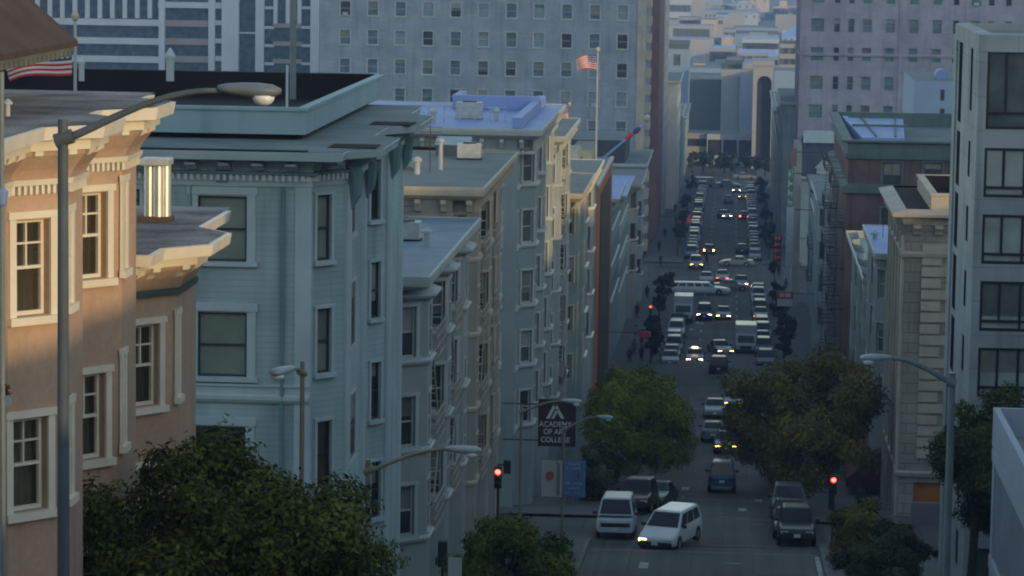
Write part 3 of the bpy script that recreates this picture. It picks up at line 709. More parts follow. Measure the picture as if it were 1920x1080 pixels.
flag('small faded pink and white flag on the short thin flagpole', Vector((b.x-0.05,214,t.z-0.05)), 1.25, 0.85, math.pi, 0.15, 0.13, 0.2)
b = onX(1121,305,-11.4); t = onY(1214,228,b.y+3.0)
flagpole('white flagpole slanting out over the street from a facade', (b.x,b.y,b.z), tuple(t), 0.12, COOLR)
fl = thing('furled_flag', 'dark red and blue flag furled around the slanting flagpole', 'flag', b.lerp(t,0.6))
m = MB(); m.tube([b.lerp(t,0.55), b.lerp(t,0.62), b.lerp(t,0.70)], [0.14,0.22,0.14], 8, 0); m.tube([b.lerp(t,0.71), b.lerp(t,0.78), b.lerp(t,0.84)], [0.14,0.25,0.14], 8, 1); m.build('cloth', [FR_, FB_], fl)
# ------------------------------------------------------------------ fire escapes (a part of their house)
def fire_escape(root, X, out, y0, y1, zs, m):
    fe = bpy.data.objects.new('fire_escape', None); COL.objects.link(fe); fe.parent = root
    base = root.location
    s = 1 if out > 0 else -1
    def bd(mb, nm):
        mb.v = [(x-base.x,y-base.y,z-base.z) for x, y, z in mb.v]; o = bpy.data.objects.new(nm, mb.mesh(nm)); COL.objects.link(o); o.data.materials.append(m); o.parent = fe
    for i, z in enumerate(zs):
        mb = MB(); xo = X+out
        k = 0; n = 9
        for k in range(n): xx = X+out*(0.06+0.94*k/(n-1)); mb.box(xx-0.025,xx+0.025,y0,y1,z-0.05,z)
        for yy in (y0, y0+(y1-y0)/2, y1): mb.box(min(X,xo),max(X,xo),yy-0.04,yy+0.04,z-0.14,z-0.05)
        bd(mb, 'platform')
        mb = MB()
        for h in (0.35,0.7,1.0):
            mb.box(xo-0.022,xo+0.022,y0,y1,z+h-0.022,z+h+0.022)
            for yy in (y0,y1): mb.box(min(X,xo),max(X,xo),yy-0.02,yy+0.02,z+h-0.022,z+h+0.022)
        nb = int((y1-y0)/0.3)
        for q in range(nb+1): yy = y0+(y1-y0)*q/nb; mb.box(xo-0.014,xo+0.014,yy-0.014,yy+0.014,z,z+1.0)
        bd(mb, 'railing')
        if i < len(zs)-1:
            mb = MB(); z2 = zs[i+1]; ya, yb = (y0+0.4,y1-0.5) if i % 2 == 0 else (y1-0.4,y0+0.5)
            for xx in (X+out*0.45, X+out*0.85):
                mb.obox((xx,ya,z), (xx,yb,z2), 0.05, 0.12)
            for q in range(1,10):
                t = q/10; yy = ya+(yb-ya)*t; zz = z+(z2-z)*t; mb.box(min(X+out*0.45,X+out*0.85),max(X+out*0.45,X+out*0.85),yy-0.07,yy+0.07,zz-0.015,zz+0.015)
            bd(mb, 'ladder')
    return fe
# ------------------------------------------------------------------ row houses
def rowhouse(label, side, d0, d1, ztop, wall, trim, fh=3.2, bays=(), bd=0.95, style='sash', cor=0.5, depth=18, roof=GREYR, cat='building', name='row_house',
             group=None, sills=True, panes=None, cas=0.09, front=None, ledge=None, fe=None, wmax=0.85, corbels=True, zmin=None, wh=1.75, parapet=0.0, sash=None, dentil=False, X=None):
    FL = X if X is not None and side < 0 else globals()['FL']; FR = X if X is not None and side > 0 else globals()['FR']
    if side < 0:
        pts = [(FL-depth,d0),(FL,d0)]
        for (p, q) in bays: c = min(1.0,(q-p)*0.25); pts += [(FL,p),(FL+bd,p+c),(FL+bd,q-c),(FL,q)]
        pts += [(FL,d1),(FL-depth,d1)]
    else:
        pts = [(FR,d0),(FR+depth,d0),(FR+depth,d1),(FR,d1)]
        for (p, q) in reversed(bays): c = min(1.0,(q-p)*0.25); pts += [(FR,q),(FR-bd,q-c),(FR-bd,p+c),(FR,p)]
    h = House(name, label, cat, pts, gz(d1)-3.0, ztop, wall, group)
    n = len(pts); g0 = gz((d0+d1)/2); zs = []; z = ztop-0.95-wh-0.25
    while z > (zmin if zmin is not None else g0+3.6): zs.append(z); z -= fh
    st = range(1, n-2) if side < 0 else range(3, n)
    for i in st:
        a, b2 = h.edge(i); h.dep = 0.2
        if abs(a[0]-b2[0]) < 1e-6: h.deps[i] = 0.035 if d0 < 300 else 0.012; ln = (Vector(a)-Vector(b2)).length
        if ln < 0.75: continue
        k = max(1, int(round(ln/1.45))); w = min(wmax, ln/k*0.60)
        h.grid(i, 0, ln, k, zs, w, wh, style=style, cas=cas, bar=0.05, frame=trim, sash=sash or trim, sill=sills, pane=None)
    if front:
        i = 0; x0, x1, k, w = front; a, b2 = h.edge(0)
        u0 = x0-a[0]; u1 = x1-a[0]
        h.grid(0, u0, u1, k, zs, w, wh, style=style, cas=cas, bar=0.05, frame=trim, sash=sash or trim, sill=sills)
    h.finish(None)
    if side < 0: sq = [(FL-depth,d0),(FL+(bd*0.92 if bays else 0),d0),(FL+(bd*0.92 if bays else 0),d1),(FL-depth,d1)]
    else: sq = [(FR-(bd*0.92 if bays else 0),d0),(FR+depth,d0),(FR+depth,d1),(FR-(bd*0.92 if bays else 0),d1)]
    rm = MB(); rm.prism(offset_poly(sq,(cor-0.095) if parapet == 0 and cor > 0 else -0.02), ztop-parapet-0.04-(0.2 if cor == 0 else 0), ztop-parapet+(0.03 if cor > 0 else -0.02)); rm.build('roof', roof, h.root)
    path = [sq[0],sq[1],sq[2],sq[3]] if side < 0 else [sq[2],sq[3],sq[0],sq[1]]
    if cor > 0:
        h.ring('cornice', [(-0.02,ztop-0.55*cor-0.25),(cor*0.35,ztop-0.5*cor-0.2),(cor*0.9,ztop-0.28),(cor,ztop-0.05),(cor,ztop+0.07),(cor-0.09,ztop+0.075),(cor-0.09,ztop-0.05)], trim, path=path)
        if corbels: h.corbels(path, 0.02, ztop-0.55*cor-0.75, ztop-0.5*cor-0.23, 0.22, 0.85, cor*0.75, trim)
        if dentil: h.teeth('dentil_band', path, 0.01, ztop-0.55*cor-1.0, ztop-0.55*cor-0.80, 0.12, 0.12, 0.1, trim)
    if ledge:
        sp = [p for p in pts[1:n-1]] if side < 0 else pts[3:]+pts[:1]
        for z in zs:
            zz = z-0.18
            h.ring('ledge', [(0.0,zz-0.12),(ledge*0.6,zz-0.10),(ledge,zz),(ledge,zz+0.06),(0.0,zz+0.12)], trim, path=sp)
    if fe:
        for (p, q) in fe: fire_escape(h.root, FL+ (0 if side < 0 else 0) if side < 0 else FR, (1.05 if side < 0 else -1.05), p, q, [z-0.45 for z in zs], IRONL if side < 0 else IRON)
    return h, zs
# W1: white bay-fronted house with stacked ledges
h1, zs1 = rowhouse('grey-white bay-fronted house next to the tall blue corner house', -1, 108.6, 130.0, -12.35, WHITEW, WHITET, 3.15, bays=((109.6,113.0),(117.4,120.8),(124.6,128.4)),
                   bd=1.0, ledge=0.16, fe=((113.4,117.0),(121.2,124.2)), roof=COOLG, cor=0.35, corbels=False, cas=0.14)
for (p, q) in ((109.6,113.0),(117.4,120.8),(124.6,128.4)):
    c = 0.85; h1.ring('bay_roof', [(0.0,-13.3),(0.22,-13.25),(0.32,-13.15),(0.32,-13.08),(0.0,-12.95)], WHITET, path=[(FL,p),(FL+1.0,p+c),(FL+1.0,q-c),(FL,q)])
# W2: tan house, grey roof
h2, zs2 = rowhouse('tan house with grey felt roof, bracketed eaves and iron fire escape', -1, 131.0, 150.5, -11.15, BEIGE, BEIGET, 3.15, bays=((131.8,135.0),(138.2,141.4),(144.0,147.4)),
                   bd=0.95, fe=((135.2,138.0),(141.6,143.8)), roof=GREYR, cor=0.5, cas=0.12, wmax=0.9, ledge=0.10)
for (px_, yb, yt, w) in ((745,318,258,14),(782,346,303,12),(826,318,266,9)):
    Y = 140+ (318-yb)*0.1; p = onY(px_,yb,Y); t = onY(px_,yt,Y); r_ = w*Y/FPX/2
    o = thing('roof_vent', {745:'white roof vent with a narrow stack, leftmost on the grey felt roof',782:'pale capped vent pipe beside a dark dish on the grey felt roof',826:'tall pale vent pipe rising from the middle of the grey felt roof'}[px_], 'vent', (p.x,Y,-11.17))
    m = MB(); m.tube([(p.x,Y,-11.17),(p.x,Y,t.z)], [r_,r_*0.8], 12); m.build('pipe', STEEL, o)
    m = MB(); m.lathe((p.x,Y,t.z), [(r_*1.5,0),(r_*1.5,r_*0.9),(r_*0.4,r_*1.6)], 12); m.build('cap', STEEL, o)
p = onY(765,326,139); o = thing('satellite_dish', 'dark round dish on a stub mast among the roof vents', 'dish', (p.x,139,-11.17))
m = MB(); m.lathe((p.x,138.9,p.z), [(0.02,0.12),(0.18,0.10),(0.30,0.03),(0.34,0.0),(0.32,0.03),(0.16,0.13)], 16, axis='y'); m.build('reflector', FASC, o); m = MB(); m.tube([(p.x,139,-11.17),(p.x,139,p.z)], 0.03, 8); m.build('mast', IRON, o)
# W3: slate-blue corner block beyond the first cross street, pale coated roof
h3, zs3 = rowhouse('slate-blue corner apartment house with pale blue coated roof and white cornice', -1, 171.0, 194.0, -11.35, SLATE, WHITET, 3.3, bays=((172.4,176.2),(180.0,183.8),(187.6,191.6)),
                   bd=0.85, roof=COOLR, cor=0.55, style='sash', ledge=0.16, cas=0.12, front=(-13.9,-11.6,1,0.9), dentil=True, wmax=1.0, depth=26)
m = MB(); a = onY(1036,198,193).z; m.box(-16.5,-11.3,188,188.4,-11.3,-10.5); m.box(-16.5,-16.1,188.4,193,-11.3,-10.5); m.box(-11.8,-11.3,171.5,193.5,-11.3,-10.75); m.build('roof_upstand', COOLR, h3.root)
mb = MB()
for q in range(7):
    x = -17.6+q*0.85; mb.tube([(x,176,-11.37),(x,176,-10.45)], 0.035, 6)
mb.tube([(-17.6,176,-10.46),(-12.5,176,-10.46)], 0.035, 6); mb.build('roof_railing', STEEL, h3.root)
m = MB(); m.box(-36,-14.2,170.75,170.99,-14.6,-12.35); m.build('tarred_wall_patch', TAR, h3.root)
# W4, W5 ... the rest of that block
h4, _ = rowhouse('pale grey house with a heavy sunlit cornice beside the slate-blue corner house', -1, 194.6, 212.0, -13.3, WHITEW, WHITET, 3.3, bays=((195.6,199),(205.5,209.5)), cor=0.5, ledge=0.12, fe=((201.3,204.8),), cas=0.1, sills=False)
h5, _ = rowhouse('grey-green row house, second before the orange wall', -1, 212.4, 229.0, -18.3, mat('grey_green_render',(0.20,0.26,0.235)), BEIGET, 3.3, bays=((214,218.5),(222.5,227)), cor=0.6, style='sash', cas=0.1, sills=False, bd=1.2)
h6, _ = rowhouse('cream row house with bright cornice just before the orange wall', -1, 229.4, 250.0, -18.9, WHITEW, CREAM, 3.3, bays=((231,236),(242,247)), cor=0.6, style='plain', cas=0, ledge=0.14, bd=1.0)
# orange-walled building with its grey-green tower
h7, _ = rowhouse('building with a tall blank orange street wall', -1, 274.0, 308.0, -22.9, ORANGE, ORANGE, 3.6, style='plain', cas=0, cor=0.0, wmax=0.02, zmin=0)
m = MB(); m.box(FL-0.05,FL+0.12,281,302,gz(300),-24.2); m.build('painted_shade_panel', DKBROWN, h7.root)  # dark sheet paints the shade beside the wall's sun strip
mb = MB(); mb.sweep([(FL,274),(FL,308)], [(0.0,-23.1),(0.14,-23.1),(0.14,-22.8),(-0.2,-22.8)]); mb.build('coping', BEIGET, h7.root)
tw = House('stair_tower', 'plain grey-green stair tower rising in front of the orange wall', 'tower', [(-13.2,262),(FL-0.05,262),(FL-0.05,273.5),(-13.2,273.5)], -45, zY(282,1098,262), mat('grey_green_render',(0.20,0.26,0.235),0.9,0.08,0.4,0.2,0,0.25)); tw.finish(GREYR)
# low dark-roofed buildings between
dk = House('dark_building', 'low dark building with black band below the big buff hotel', 'building', [(onY(1030,280,380).x,380),(onY(1172,280,380).x,380),(onY(1172,280,380).x,398),(onY(1030,280,380).x,398)], -50, zY(262,1100,380), mat('dark_band_wall',(0.05,0.055,0.06),0.8,0.2,0.5)); dk.finish(GREYR)
cp = House('columned_building', 'grey-green building with tall pilasters behind the bright cornice', 'building', [(onY(1022,300,255).x-8,255),(onY(1086,300,255).x,255),(onY(1086,300,255).x,270),(onY(1022,300,255).x-8,270)], -45, zY(305,1050,255), SLATE)
cp.finish(GREYR)
for px_ in (1040,1053,1071):
    x = onY(px_,330,255).x; m = MB(); m.box(x-0.22,x+0.22,254.75,254.995,-44,zY(310,px_,255)); m.build('pilaster', mat('grey_green_render',(0.2,0.26,0.23)), cp.root)
m = MB(); x0, x1 = onY(1062,300,256).x, onY(1082,300,256).x; m.box(x0,x1,256.5,262,-22,zY(282,1072,256)); m.build('roof_house', SLATE, cp.root)
for (lab, d0, d1, zt, w, t_) in (('blue-grey shop building just beyond the orange wall', 308.6, 330, -27.0, SLATE, BLUET), ('pale green shop building with a blue roof, second beyond the orange wall', 330.4, 356, -28.6, mat('pale_green_render',(0.30,0.37,0.34),0.9,0.1,0.5,0.2,0,0.3), WHITET),
                                 ('grey shop building with a ledge, third beyond the orange wall', 356.4, 379, -29.5, BEIGE, BEIGET), ('white building at the corner before the buff hotel', 379.4, 403, -29.0, WHITEW, WHITET)):
    rowhouse(lab, -1, d0, d1, zt, w, t_, 3.5, bays=((d0+3,d0+8),) if d0 > 331 else (), cor=0.7, style='plain', cas=0, sills=False, roof=COOLR if 'blue' in lab else GREYR, ledge=0.15, depth=14)
# ------------------------------------------------------------------ big buff hotel and what stands behind it on the left
DH = 452.0
hx0 = onY(599,60,DH).x; hx1 = onY(1209,100,DH).x; zt = zY(-60,900,DH)
hotel = House('hotel', 'big buff-brick hotel with rows of small white-framed windows, left of the street', 'hotel', [(hx0,DH),(hx1,DH),(hx1,DH+34),(hx0,DH+34)], -55, zt, HOTELB); hotel.dep = 0.22
x_0 = onY(647,68,DH).x; xp = (onY(1167,75,DH).x-x_0)/10; zr = zY(83,647,DH); zp = zY(83,647,DH)-zY(137,647,DH)
for r_ in range(-2,6):
    for c in range(11):
        xc = x_0+c*xp-hx0; z0 = zr-(r_)*zp
        pn = random.choice([P_HOT,P_HOT,P_HOT2,P_DARK,P_HOT]); hotel.window(0, (xc-0.74,xc+0.74,z0,z0+2.05), 'sash', 0.13, 0.07, WHITET, WHITET, pn, sill=(r_ >= -1))
for r_ in range(-2,9):
    for c in range(5): hotel.window(1, (3+c*6.2,4.3+c*6.2,zr-r_*zp,zr-r_*zp+2.1), 'plain', 0, pane=P_DARK)
hotel.finish(GREYR)
m = MB(); m.box(hx1-1.1,hx1+0.12,DH-0.12,DH+0.5,-55,zt); m.build('corner_pier', STONET, hotel.root)
for k in range(24):
    z = zt-2-k*2.5; m = MB(); m.box(hx1+0.002,hx1+0.62,DH+8,DH+14,z-0.9,z+0.25); m.build('balcony', BEIGET, hotel.root)
rb = House('terracotta_building', 'narrow reddish terracotta building beyond the buff hotel on the left', 'building', [(-30,488),(-11.35,488),(-11.35,522),(-30,522)], -55, -2, REDC)
for k in range(16):
    for c in range(4): rb.window(1, (4+c*8,5.6+c*8,-8-k*2.6,-6-k*2.6), 'plain', 0, pane=P_DARK)
rb.finish(GREYR)
lb = House('lilac_building', 'thin pale lilac-grey building edge beyond the reddish terracotta building', 'building', [(-30,523),(-11.3,523),(-11.3,556),(-30,556)], -55, -2, LILAC)
for k in range(16):
    for c in range(4): lb.window(1, (4+c*8,6.6+c*8,-8-k*2.6,-6.2-k*2.6), 'plain', 0, pane=P_MID)
lb.finish(GREYR)
# white-gridded office tower, far left
DT = 560.0
WGRID = mat('white_precast', (0.50,0.54,0.60), 0.7, 0.06, 0.3, 0.3)
PINKG = mat('pinkish_spandrel', (0.30,0.26,0.26), 0.7, 0.08, 0.3, 0.3)
tx0 = onY(-30,60,DT).x; tx1 = onY(597,60,DT).x; ztt = zY(-80,300,DT)
T = thing('office_tower', 'blue-white gridded office tower with dark window bands at the top left', 'office tower', ((tx0+tx1)/2,DT,-55))
m = MB(); m.box(tx0,tx1,DT,DT+30,-55,ztt); m.build('glass_wall', glassmat('tower_glass',(0.055,0.085,0.105),0.12,0.6,0.5), T)
def tbox(name, x0, x1, y0, y1, m_, out):
    p = onY(x0,(y0+y1)/2,DT); q = onY(x1,(y0+y1)/2,DT); mm = MB(); mm.box(p.x,q.x,DT-out,DT-0.002,zY(y1,(x0+x1)/2,DT),zY(y0,(x0+x1)/2,DT)); mm.build(name, m_, T)
for k in range(-1,13): tbox('pier', 0+k*23.4-3, 8+k*23.4-3, -90, 34, WGRID, 0.7)
for y in (34,69,103,137): tbox('spandrel', -40, 302, y, y+12, WGRID, 0.5)
tbox('spandrel', 297, 420, 4, 15, WGRID, 0.5)
for (x0, x1) in ((299,310),(392,404),(417,449),(480,496),(583,598)): tbox('pier', x0, x1, -90, 190, WGRID, 0.8 if x0 != 417 else 1.0)
for (x0, x1) in ((514,521),(537,544),(559,566)): tbox('pier', x0, x1, -90, 44, WGRID, 0.7)
for y in (38,72,105): tbox('spandrel', 310, 392, y, y+12, PINKG, 0.4); tbox('spandrel', 404, 417, y, y+9, WGRID, 0.5); tbox('spandrel', 512, 566, y+6, y+14, PINKG, 0.45)
for y in (12,49,83,117): tbox('spandrel', 496, 514, y, y+5, WGRID, 0.4); tbox('spandrel', 566, 583, y, y+5, WGRID, 0.4)
tbox('spandrel', 449, 480, 60, 63, WGRID, 0.2)
m = MB(); m.box(tx0-0.2,tx1+0.2,DT-0.9,DT+30.2,ztt,ztt+1.2); m.build('roof', GREYR, T)
# ------------------------------------------------------------------ RIGHT side
# modern apartment block with wide dark windows
D1 = 124.0
x0 = onY(1833,200,D1).x
mod = House('apartment_block', 'modern pale concrete apartment block with wide dark-framed windows, right edge', 'apartment block', [(x0,D1),(x0+14,D1),(x0+14,137.5),(FR-0.05,137.5),(FR-0.05,125.2),(x0,125.2)], -32, zY(78,1880,D1), CONC)
mod.dep = 0.16; mod.deps = {3:0.02}
wl = onY(1849,200,D1).x-x0
kk = dict(style='modern', cas=0, bar=0.10, frame=MODF, sash=MODF, sill=False)
for j, (t_, b_, pn) in enumerate(((92,243,P_MID),(278,371,P_SHEER),(403,496,P_SHEER),(528,622,P_SHEER),(653,746,P_SHEER),(778,872,P_SHEER),(903,998,P_MID),(1030,1120,P_MID))):
    zb, z_t = zY(b_,1890,D1), zY(t_,1890,D1)
    mod.window(0, (wl,wl+2.5,zb,z_t), pane=pn, **kk); mod.window(0, (wl+3.4,wl+6.0,zb,z_t), pane=pn, **kk)
    a_, b2 = mod.edge(3)
    for (ya, yb2) in ((133.0,135.0),(127.2,128.4)): mod.window(3, (137.5-yb2,137.5-ya,zb-(0.35 if ya > 130 else -0.5),z_t), style='plain', cas=0, pane=mat('matte_dark_slot',(0.02,0.02,0.02),1.0,0.1,1.0,0.0))
mod.finish(GREYR)
m = MB(); m.sweep([(x0+14,137.5),(FR-0.05,137.5),(FR-0.05,125.2),(x0,125.2),(x0,D1),(x0+14,D1)], [(0.0,mod.z1-0.4),(0.03,mod.z1-0.4),(0.03,mod.z1+0.25),(-0.5,mod.z1+0.3),(-0.5,mod.z1-0.3)]); m.build('parapet', CONC, mod.root)
m = MB(); m.box(FR-0.12,FR-0.052,135.8,137.5,-32,mod.z1-0.41); m.build('pier', CONC, mod.root)
# low building with the blue-white parapet and slanting siding, lower right
LOWP = mat('blue_white_siding', (0.40,0.45,0.52), 0.7, 0.06, 0.5, 0.25)
zq = zY(765,1872,111.5)
low = House('low_terrace_building', 'low blue-white building with a roof terrace parapet at the lower right corner', 'building', [(FR,84),(FR+16,84),(FR+16,111.5),(FR,111.5)], -30, zq-1.1, LOWP)
low.finish(BEIGE, roof_z=zq-1.0)
m = MB(); m.sweep([(FR+16,111.5),(FR,111.5),(FR,84),(FR+16,84)], [(0.0,zq-1.35),(0.12,zq-1.35),(0.12,zq),(-0.10,zq),(-0.10,zq-1.0)]); m.build('parapet', LOWP, low.root)
mb = MB()
for k in range(40):
    z = zq-1.9-k*0.19
    mb.box(FR-0.035,FR-0.003,84.5,110.6,z,z+0.15)
mb.build('siding', mat('grey_blue_boards',(0.22,0.255,0.29),0.75,0.1,0.6), low.root)
for z in (zq-1.62, zq-5.4): m = MB(); m.box(FR-0.14,FR-0.003,84,111.4,z-0.2,z+0.22); m.build('belt_course', LOWP, low.root)
m = MB(); m.box(FR-0.10,FR-0.003,110.7,111.45,-30,zq-1.36); m.build('corner_board', LOWP, low.root)
m = MB(); m.box(FR+1.1,FR+1.5,103,103.4,zq-1.0,zq+0.3); m.build('terrace_post', IRON, low.root)
# sandstone corner house
ZS = zY(402,1720,172.5)
st = House('sandstone_house', 'sandstone corner building with quoins, bracketed cornice and boarded orange shop panel', 'building', [(FR,172.5),(FR+26,172.5),(FR+26,188),(FR,188)], -36, ZS, STONE)
st.dep = 0.3
for k in range(5): st.grid(3, 0, 15.5, 4, [ZS-3.6-k*3.3], 1.0, 2.0, style='sash', cas=0.12, bar=0.06, frame=STONET, sill=False)
bo = st.px(0,1712,1768,905,942); st.ops[0].append((bo[0],bo[1]+2,bo[2],bo[3]))
st.finish(TAR, roof_z=ZS+0.2)
path = [(FR+26,188),(FR,188),(FR,172.5),(FR+26,172.5)]
st.ring('cornice', [(0,ZS-0.55),(0.12,ZS-0.55),(0.2,ZS-0.2),(0.75,ZS-0.1),(0.8,ZS+0.06),(0.0,ZS+0.28)], STONET, path=path)
st.corbels(path, 0.0, ZS-1.15, ZS-0.552, 0.42, 0.75, 0.5, STONET); st.deps = {3:0.04}
q = [(FR+26.2,186.5),(FR+1.35,186.5),(FR+1.35,173.3),(FR+26.2,173.3)]
m = MB(); m.sweep(q, [(0,ZS),(0,ZS+0.95),(0.08,ZS+0.97),(0.08,ZS+1.08),(-0.35,ZS+1.08),(-0.35,ZS)], caps=True); m.build('parapet', STONET, st.root)
m = MB(); x = FR+1.71; m.box(x,FR+26,186.0,186.14,ZS,ZS+1.05); m.build('tarred_parapet_lining', TAR, st.root)
mb = MB()
for k in range(26):
    z = ZS-1.6-k*0.62; w = 1.55 if k % 2 == 0 else 1.05
    if z < zY(888,1740,172.5)+0.75: break
    mb.box(FR+0.9,FR+0.9+w,172.40,172.497,z-0.5,z)
mb.build('quoin_band', STONET, st.root)
for yy in (172.9,175.2,178.4,181.6,184.8,187.4): m = MB(); m.box(FR-0.22,FR-0.003,yy-0.28,yy+0.28,-34,ZS-1.2); m.build('pilaster', STONET, st.root)
for z in (ZS-2.2-0.0, zY(890,1740,172.5)): m = MB(); m.sweep(path, [(0,z-0.15),(0.16,z-0.1),(0.22,z+0.1),(0,z+0.2)]); m.build('belt_course', STONET, st.root)
a_ = Vector((bo[0]+FR,172.75,bo[2])); m = MB(); m.box(FR+bo[0],FR+bo[1]+2,172.70,172.76,bo[2],bo[3]); m.build('boarded_panel', mat('orange_plywood',(0.34,0.13,0.03),0.8,0.15,0.8,0.2,0.2), st.root)
lo_ = st.px(0,1708,1768,944,985); m = MB(); m.box(FR+lo_[0],FR+lo_[1]+2,172.42,172.494,lo_[2],lo_[3]); m.build('shop_shutter', mat('lilac_shutter',(0.17,0.16,0.20),0.7,0.1,0.8), st.root)
# neighbours behind it down the right side
r2a, _ = rowhouse('pale house with a light blue roof between the sandstone building and the red brick building', 1, 188.4, 206.0, zY(472,1668,190), WHITEW, WHITET, 3.2, bays=((190.5,195),(199,203.5)), cor=0.3, roof=COOLR, cas=0.1, sills=False, depth=14, bd=0.7)
r2b, _ = rowhouse('lower pale house with tapering white parapet below the red brick building', 1, 206.4, 238.0, -22.9, WHITEW, WHITET, 3.2, bays=((209,214),(218,223),(228,233)), bd=0.6, cor=0.3, roof=mat('sea_green_roof',(0.22,0.33,0.33),0.8,0.15,0.4), style='plain', cas=0, sills=False, parapet=0.5, corbels=False)
ZR = zY(292,1650,260)
br = House('red_brick_building', 'red brick building with a green copper cornice on the right', 'building', [(FR,260),(FR+24,260),(FR+24,298),(FR,298)], -45, ZR, REDB); br.dep = 0.25; br.deps = {3:0.04}
kb2 = dict(style='sash2', cas=0.14, bar=0.08, frame=GREENC, sash=DSASH, sill=True)
for (l_, r_, t_, b_) in ((1655,1690,305,352),(1732,1766,306,352),(1652,1688,390,435),(1728,1764,392,436)): br.window(0, br.px(0,l_,r_,t_,b_), pane=P_DARK, **kb2)
for k in range(6): br.grid(3, 0, 38, 8, [ZR-3.4-k*3.4], 1.2, 2.0, style='plain', cas=0)
br.finish(GREYR)
path = [(FR+24,298),(FR,298),(FR,260),(FR+24,260)]
zc = zY(263,1650,260)
br.ring('cornice', [(0,ZR-0.35),(0.25,ZR-0.25),(0.3,ZR+0.1),(0.1,ZR+0.2),(0.1,zc-0.3),(0.55,zc-0.15),(0.55,zc),(-0.3,zc),(-0.3,ZR-0.1)], GREENC, path=path)
z = zY(357,1640,260); br.ring('belt_course', [(0,z-0.35),(0.5,z-0.2),(0.55,z+0.3),(0,z+0.5)], GREENC, path=path)
fire_escape(br.root, FR, -1.2, 266, 272, [ZR-3.0-k*3.4 for k in range(7)], IRON); fire_escape(br.root, FR, -1.2, 284, 290, [ZR-3.0-k*3.4 for k in range(7)], IRON)
# penthouse with a sloping pale skylight roof, blue box behind
x0, x1 = onY(1600,245,275).x, onY(1712,245,275).x; zb, z_t = zY(262,1650,266), zY(221,1650,290)
ph = thing('roof_skylight', 'pale blue sloping skylight roof with pipes on top of the red brick building', 'skylight', ((x0+x1)/2,268,zc-0.5))
m = MB(); zl = zc-0.2; m.add([(x0+0.4,266,zl),(x1-1.2,266,zl),(x1,292,z_t),(x0-0.4,292,z_t),(x0+0.4,266,zl-1),(x1-1.2,266,zl-1),(x1,292,zl-1),(x0-0.4,292,zl-1)], [(0,1,2,3),(4,5,1,0),(5,6,2,1),(6,7,3,2),(7,4,0,3)]); m.build('slope', COOLR, ph)
mb = MB()
for t in (0.45,0.86): yy = 266+26*t; z = zl+(z_t-zl)*t+0.18; mb.obox((x0,yy,z),(x1-0.2,yy,z),0.2,0.2)
mb.obox((x0+1.6,266.5,zl+0.1),(x0+1.2,290,z_t+0.1),0.12,0.12); mb.obox((x1-1.9,266.5,zl+0.1),(x1-0.8,290,z_t+0.1),0.12,0.12); mb.build('pipework', GREENC, ph)
x0, x1 = onY(1713,200,301).x, onY(1792,200,301).x
bb = House('blue_box_building', 'plain light blue building with two small windows behind the skylight', 'building', [(x0,301),(x1+6,301),(x1+6,320),(x0,320)], -45, zY(152,1740,301), mat('light_blue_render',(0.30,0.39,0.53),0.9,0.06,0.4,0.2,0,0.1))
for (l_, r_, t_, b_) in ((1763,1771,168,189),(1762,1771,204,224)): bb.window(0, bb.px(0,l_,r_,t_,b_), 'plain', 0, pane=P_MID)
bb.finish(GREYR)
wt = thing('roof_tank', 'round pale tank with a bright edge on the light blue building', 'tank', onY(1764,152,306)); c = wt.location; m = MB(); m.lathe((c.x,c.y-1.2,c.z+0.55), [(0.55,0),(0.62,0.1),(0.62,2.2),(0.55,2.3)], 20, axis='y'); m.build('drum', COOLR, wt)
m = MB(); m.box(c.x-0.5,c.x+0.5,c.y-0.9,c.y+0.8,c.z-0.1,c.z+0.1); m.build('cradle', IRON, wt)
# mansard house and the next blocks on the right
rowhouse('white-grey house just past the red brick building across its street', 1, 316.0, 340.0, -27.4, WHITEW, WHITET, 3.3, bays=((320,325),(331,336)), cor=0.35, style='plain', cas=0, sills=False, corbels=False, depth=9, bd=0.7)
mh, _ = rowhouse('grey house under a dark slate mansard roof with a white dormer', 1, 451.0, 480.0, zY(332,1530,451), WHITEW, WHITET, 3.3, bays=(), cor=0.5, style='plain', cas=0, sills=False, corbels=False, depth=6.5)
q = [(FR,451.5),(FR+6.4,451.5),(FR+6.4,479.5),(FR,479.5)]; zm = mh.z1; q2 = [(FR+1.0,453.5),(FR+5.6,453.5),(FR+5.6,478),(FR+1.0,478)]; zt2 = zY(268,1530,453)
m = MB(); m.add([(x,y,zm+0.09) for x, y in q]+[(x,y,zt2) for x, y in q2], [(0,1,5,4),(1,2,6,5),(2,3,7,6),(3,0,4,7),(4,5,6,7)]); m.build('mansard', mat('dark_slate_roof',(0.045,0.055,0.07),0.8,0.2,0.8), mh.root)
m = MB(); m.box(FR+0.6,FR+6.0,453.0,453.6,zt2,zt2+1.7); m.build('roof_crest', BLUET, mh.root)
dx = onY(1545,310,450.8).x; zd = zY(345,1545,450.8); m = MB(); m.prism([(dx-1.0,450.8),(dx+1.0,450.8),(dx+1.0,453.4),(dx-1.0,453.4)], zd, zd+2.2); m.add([(dx-1.25,450.6,zd+2.2),(dx+1.25,450.6,zd+2.2),(dx,450.6,zd+3.5),(dx-1.25,454,zd+2.2),(dx+1.25,454,zd+2.2),(dx,454,zd+3.5)], [(0,1,2),(1,4,5,2),(3,0,2,5),(0,3,4,1)]); m.build('dormer', WHITET, mh.root)
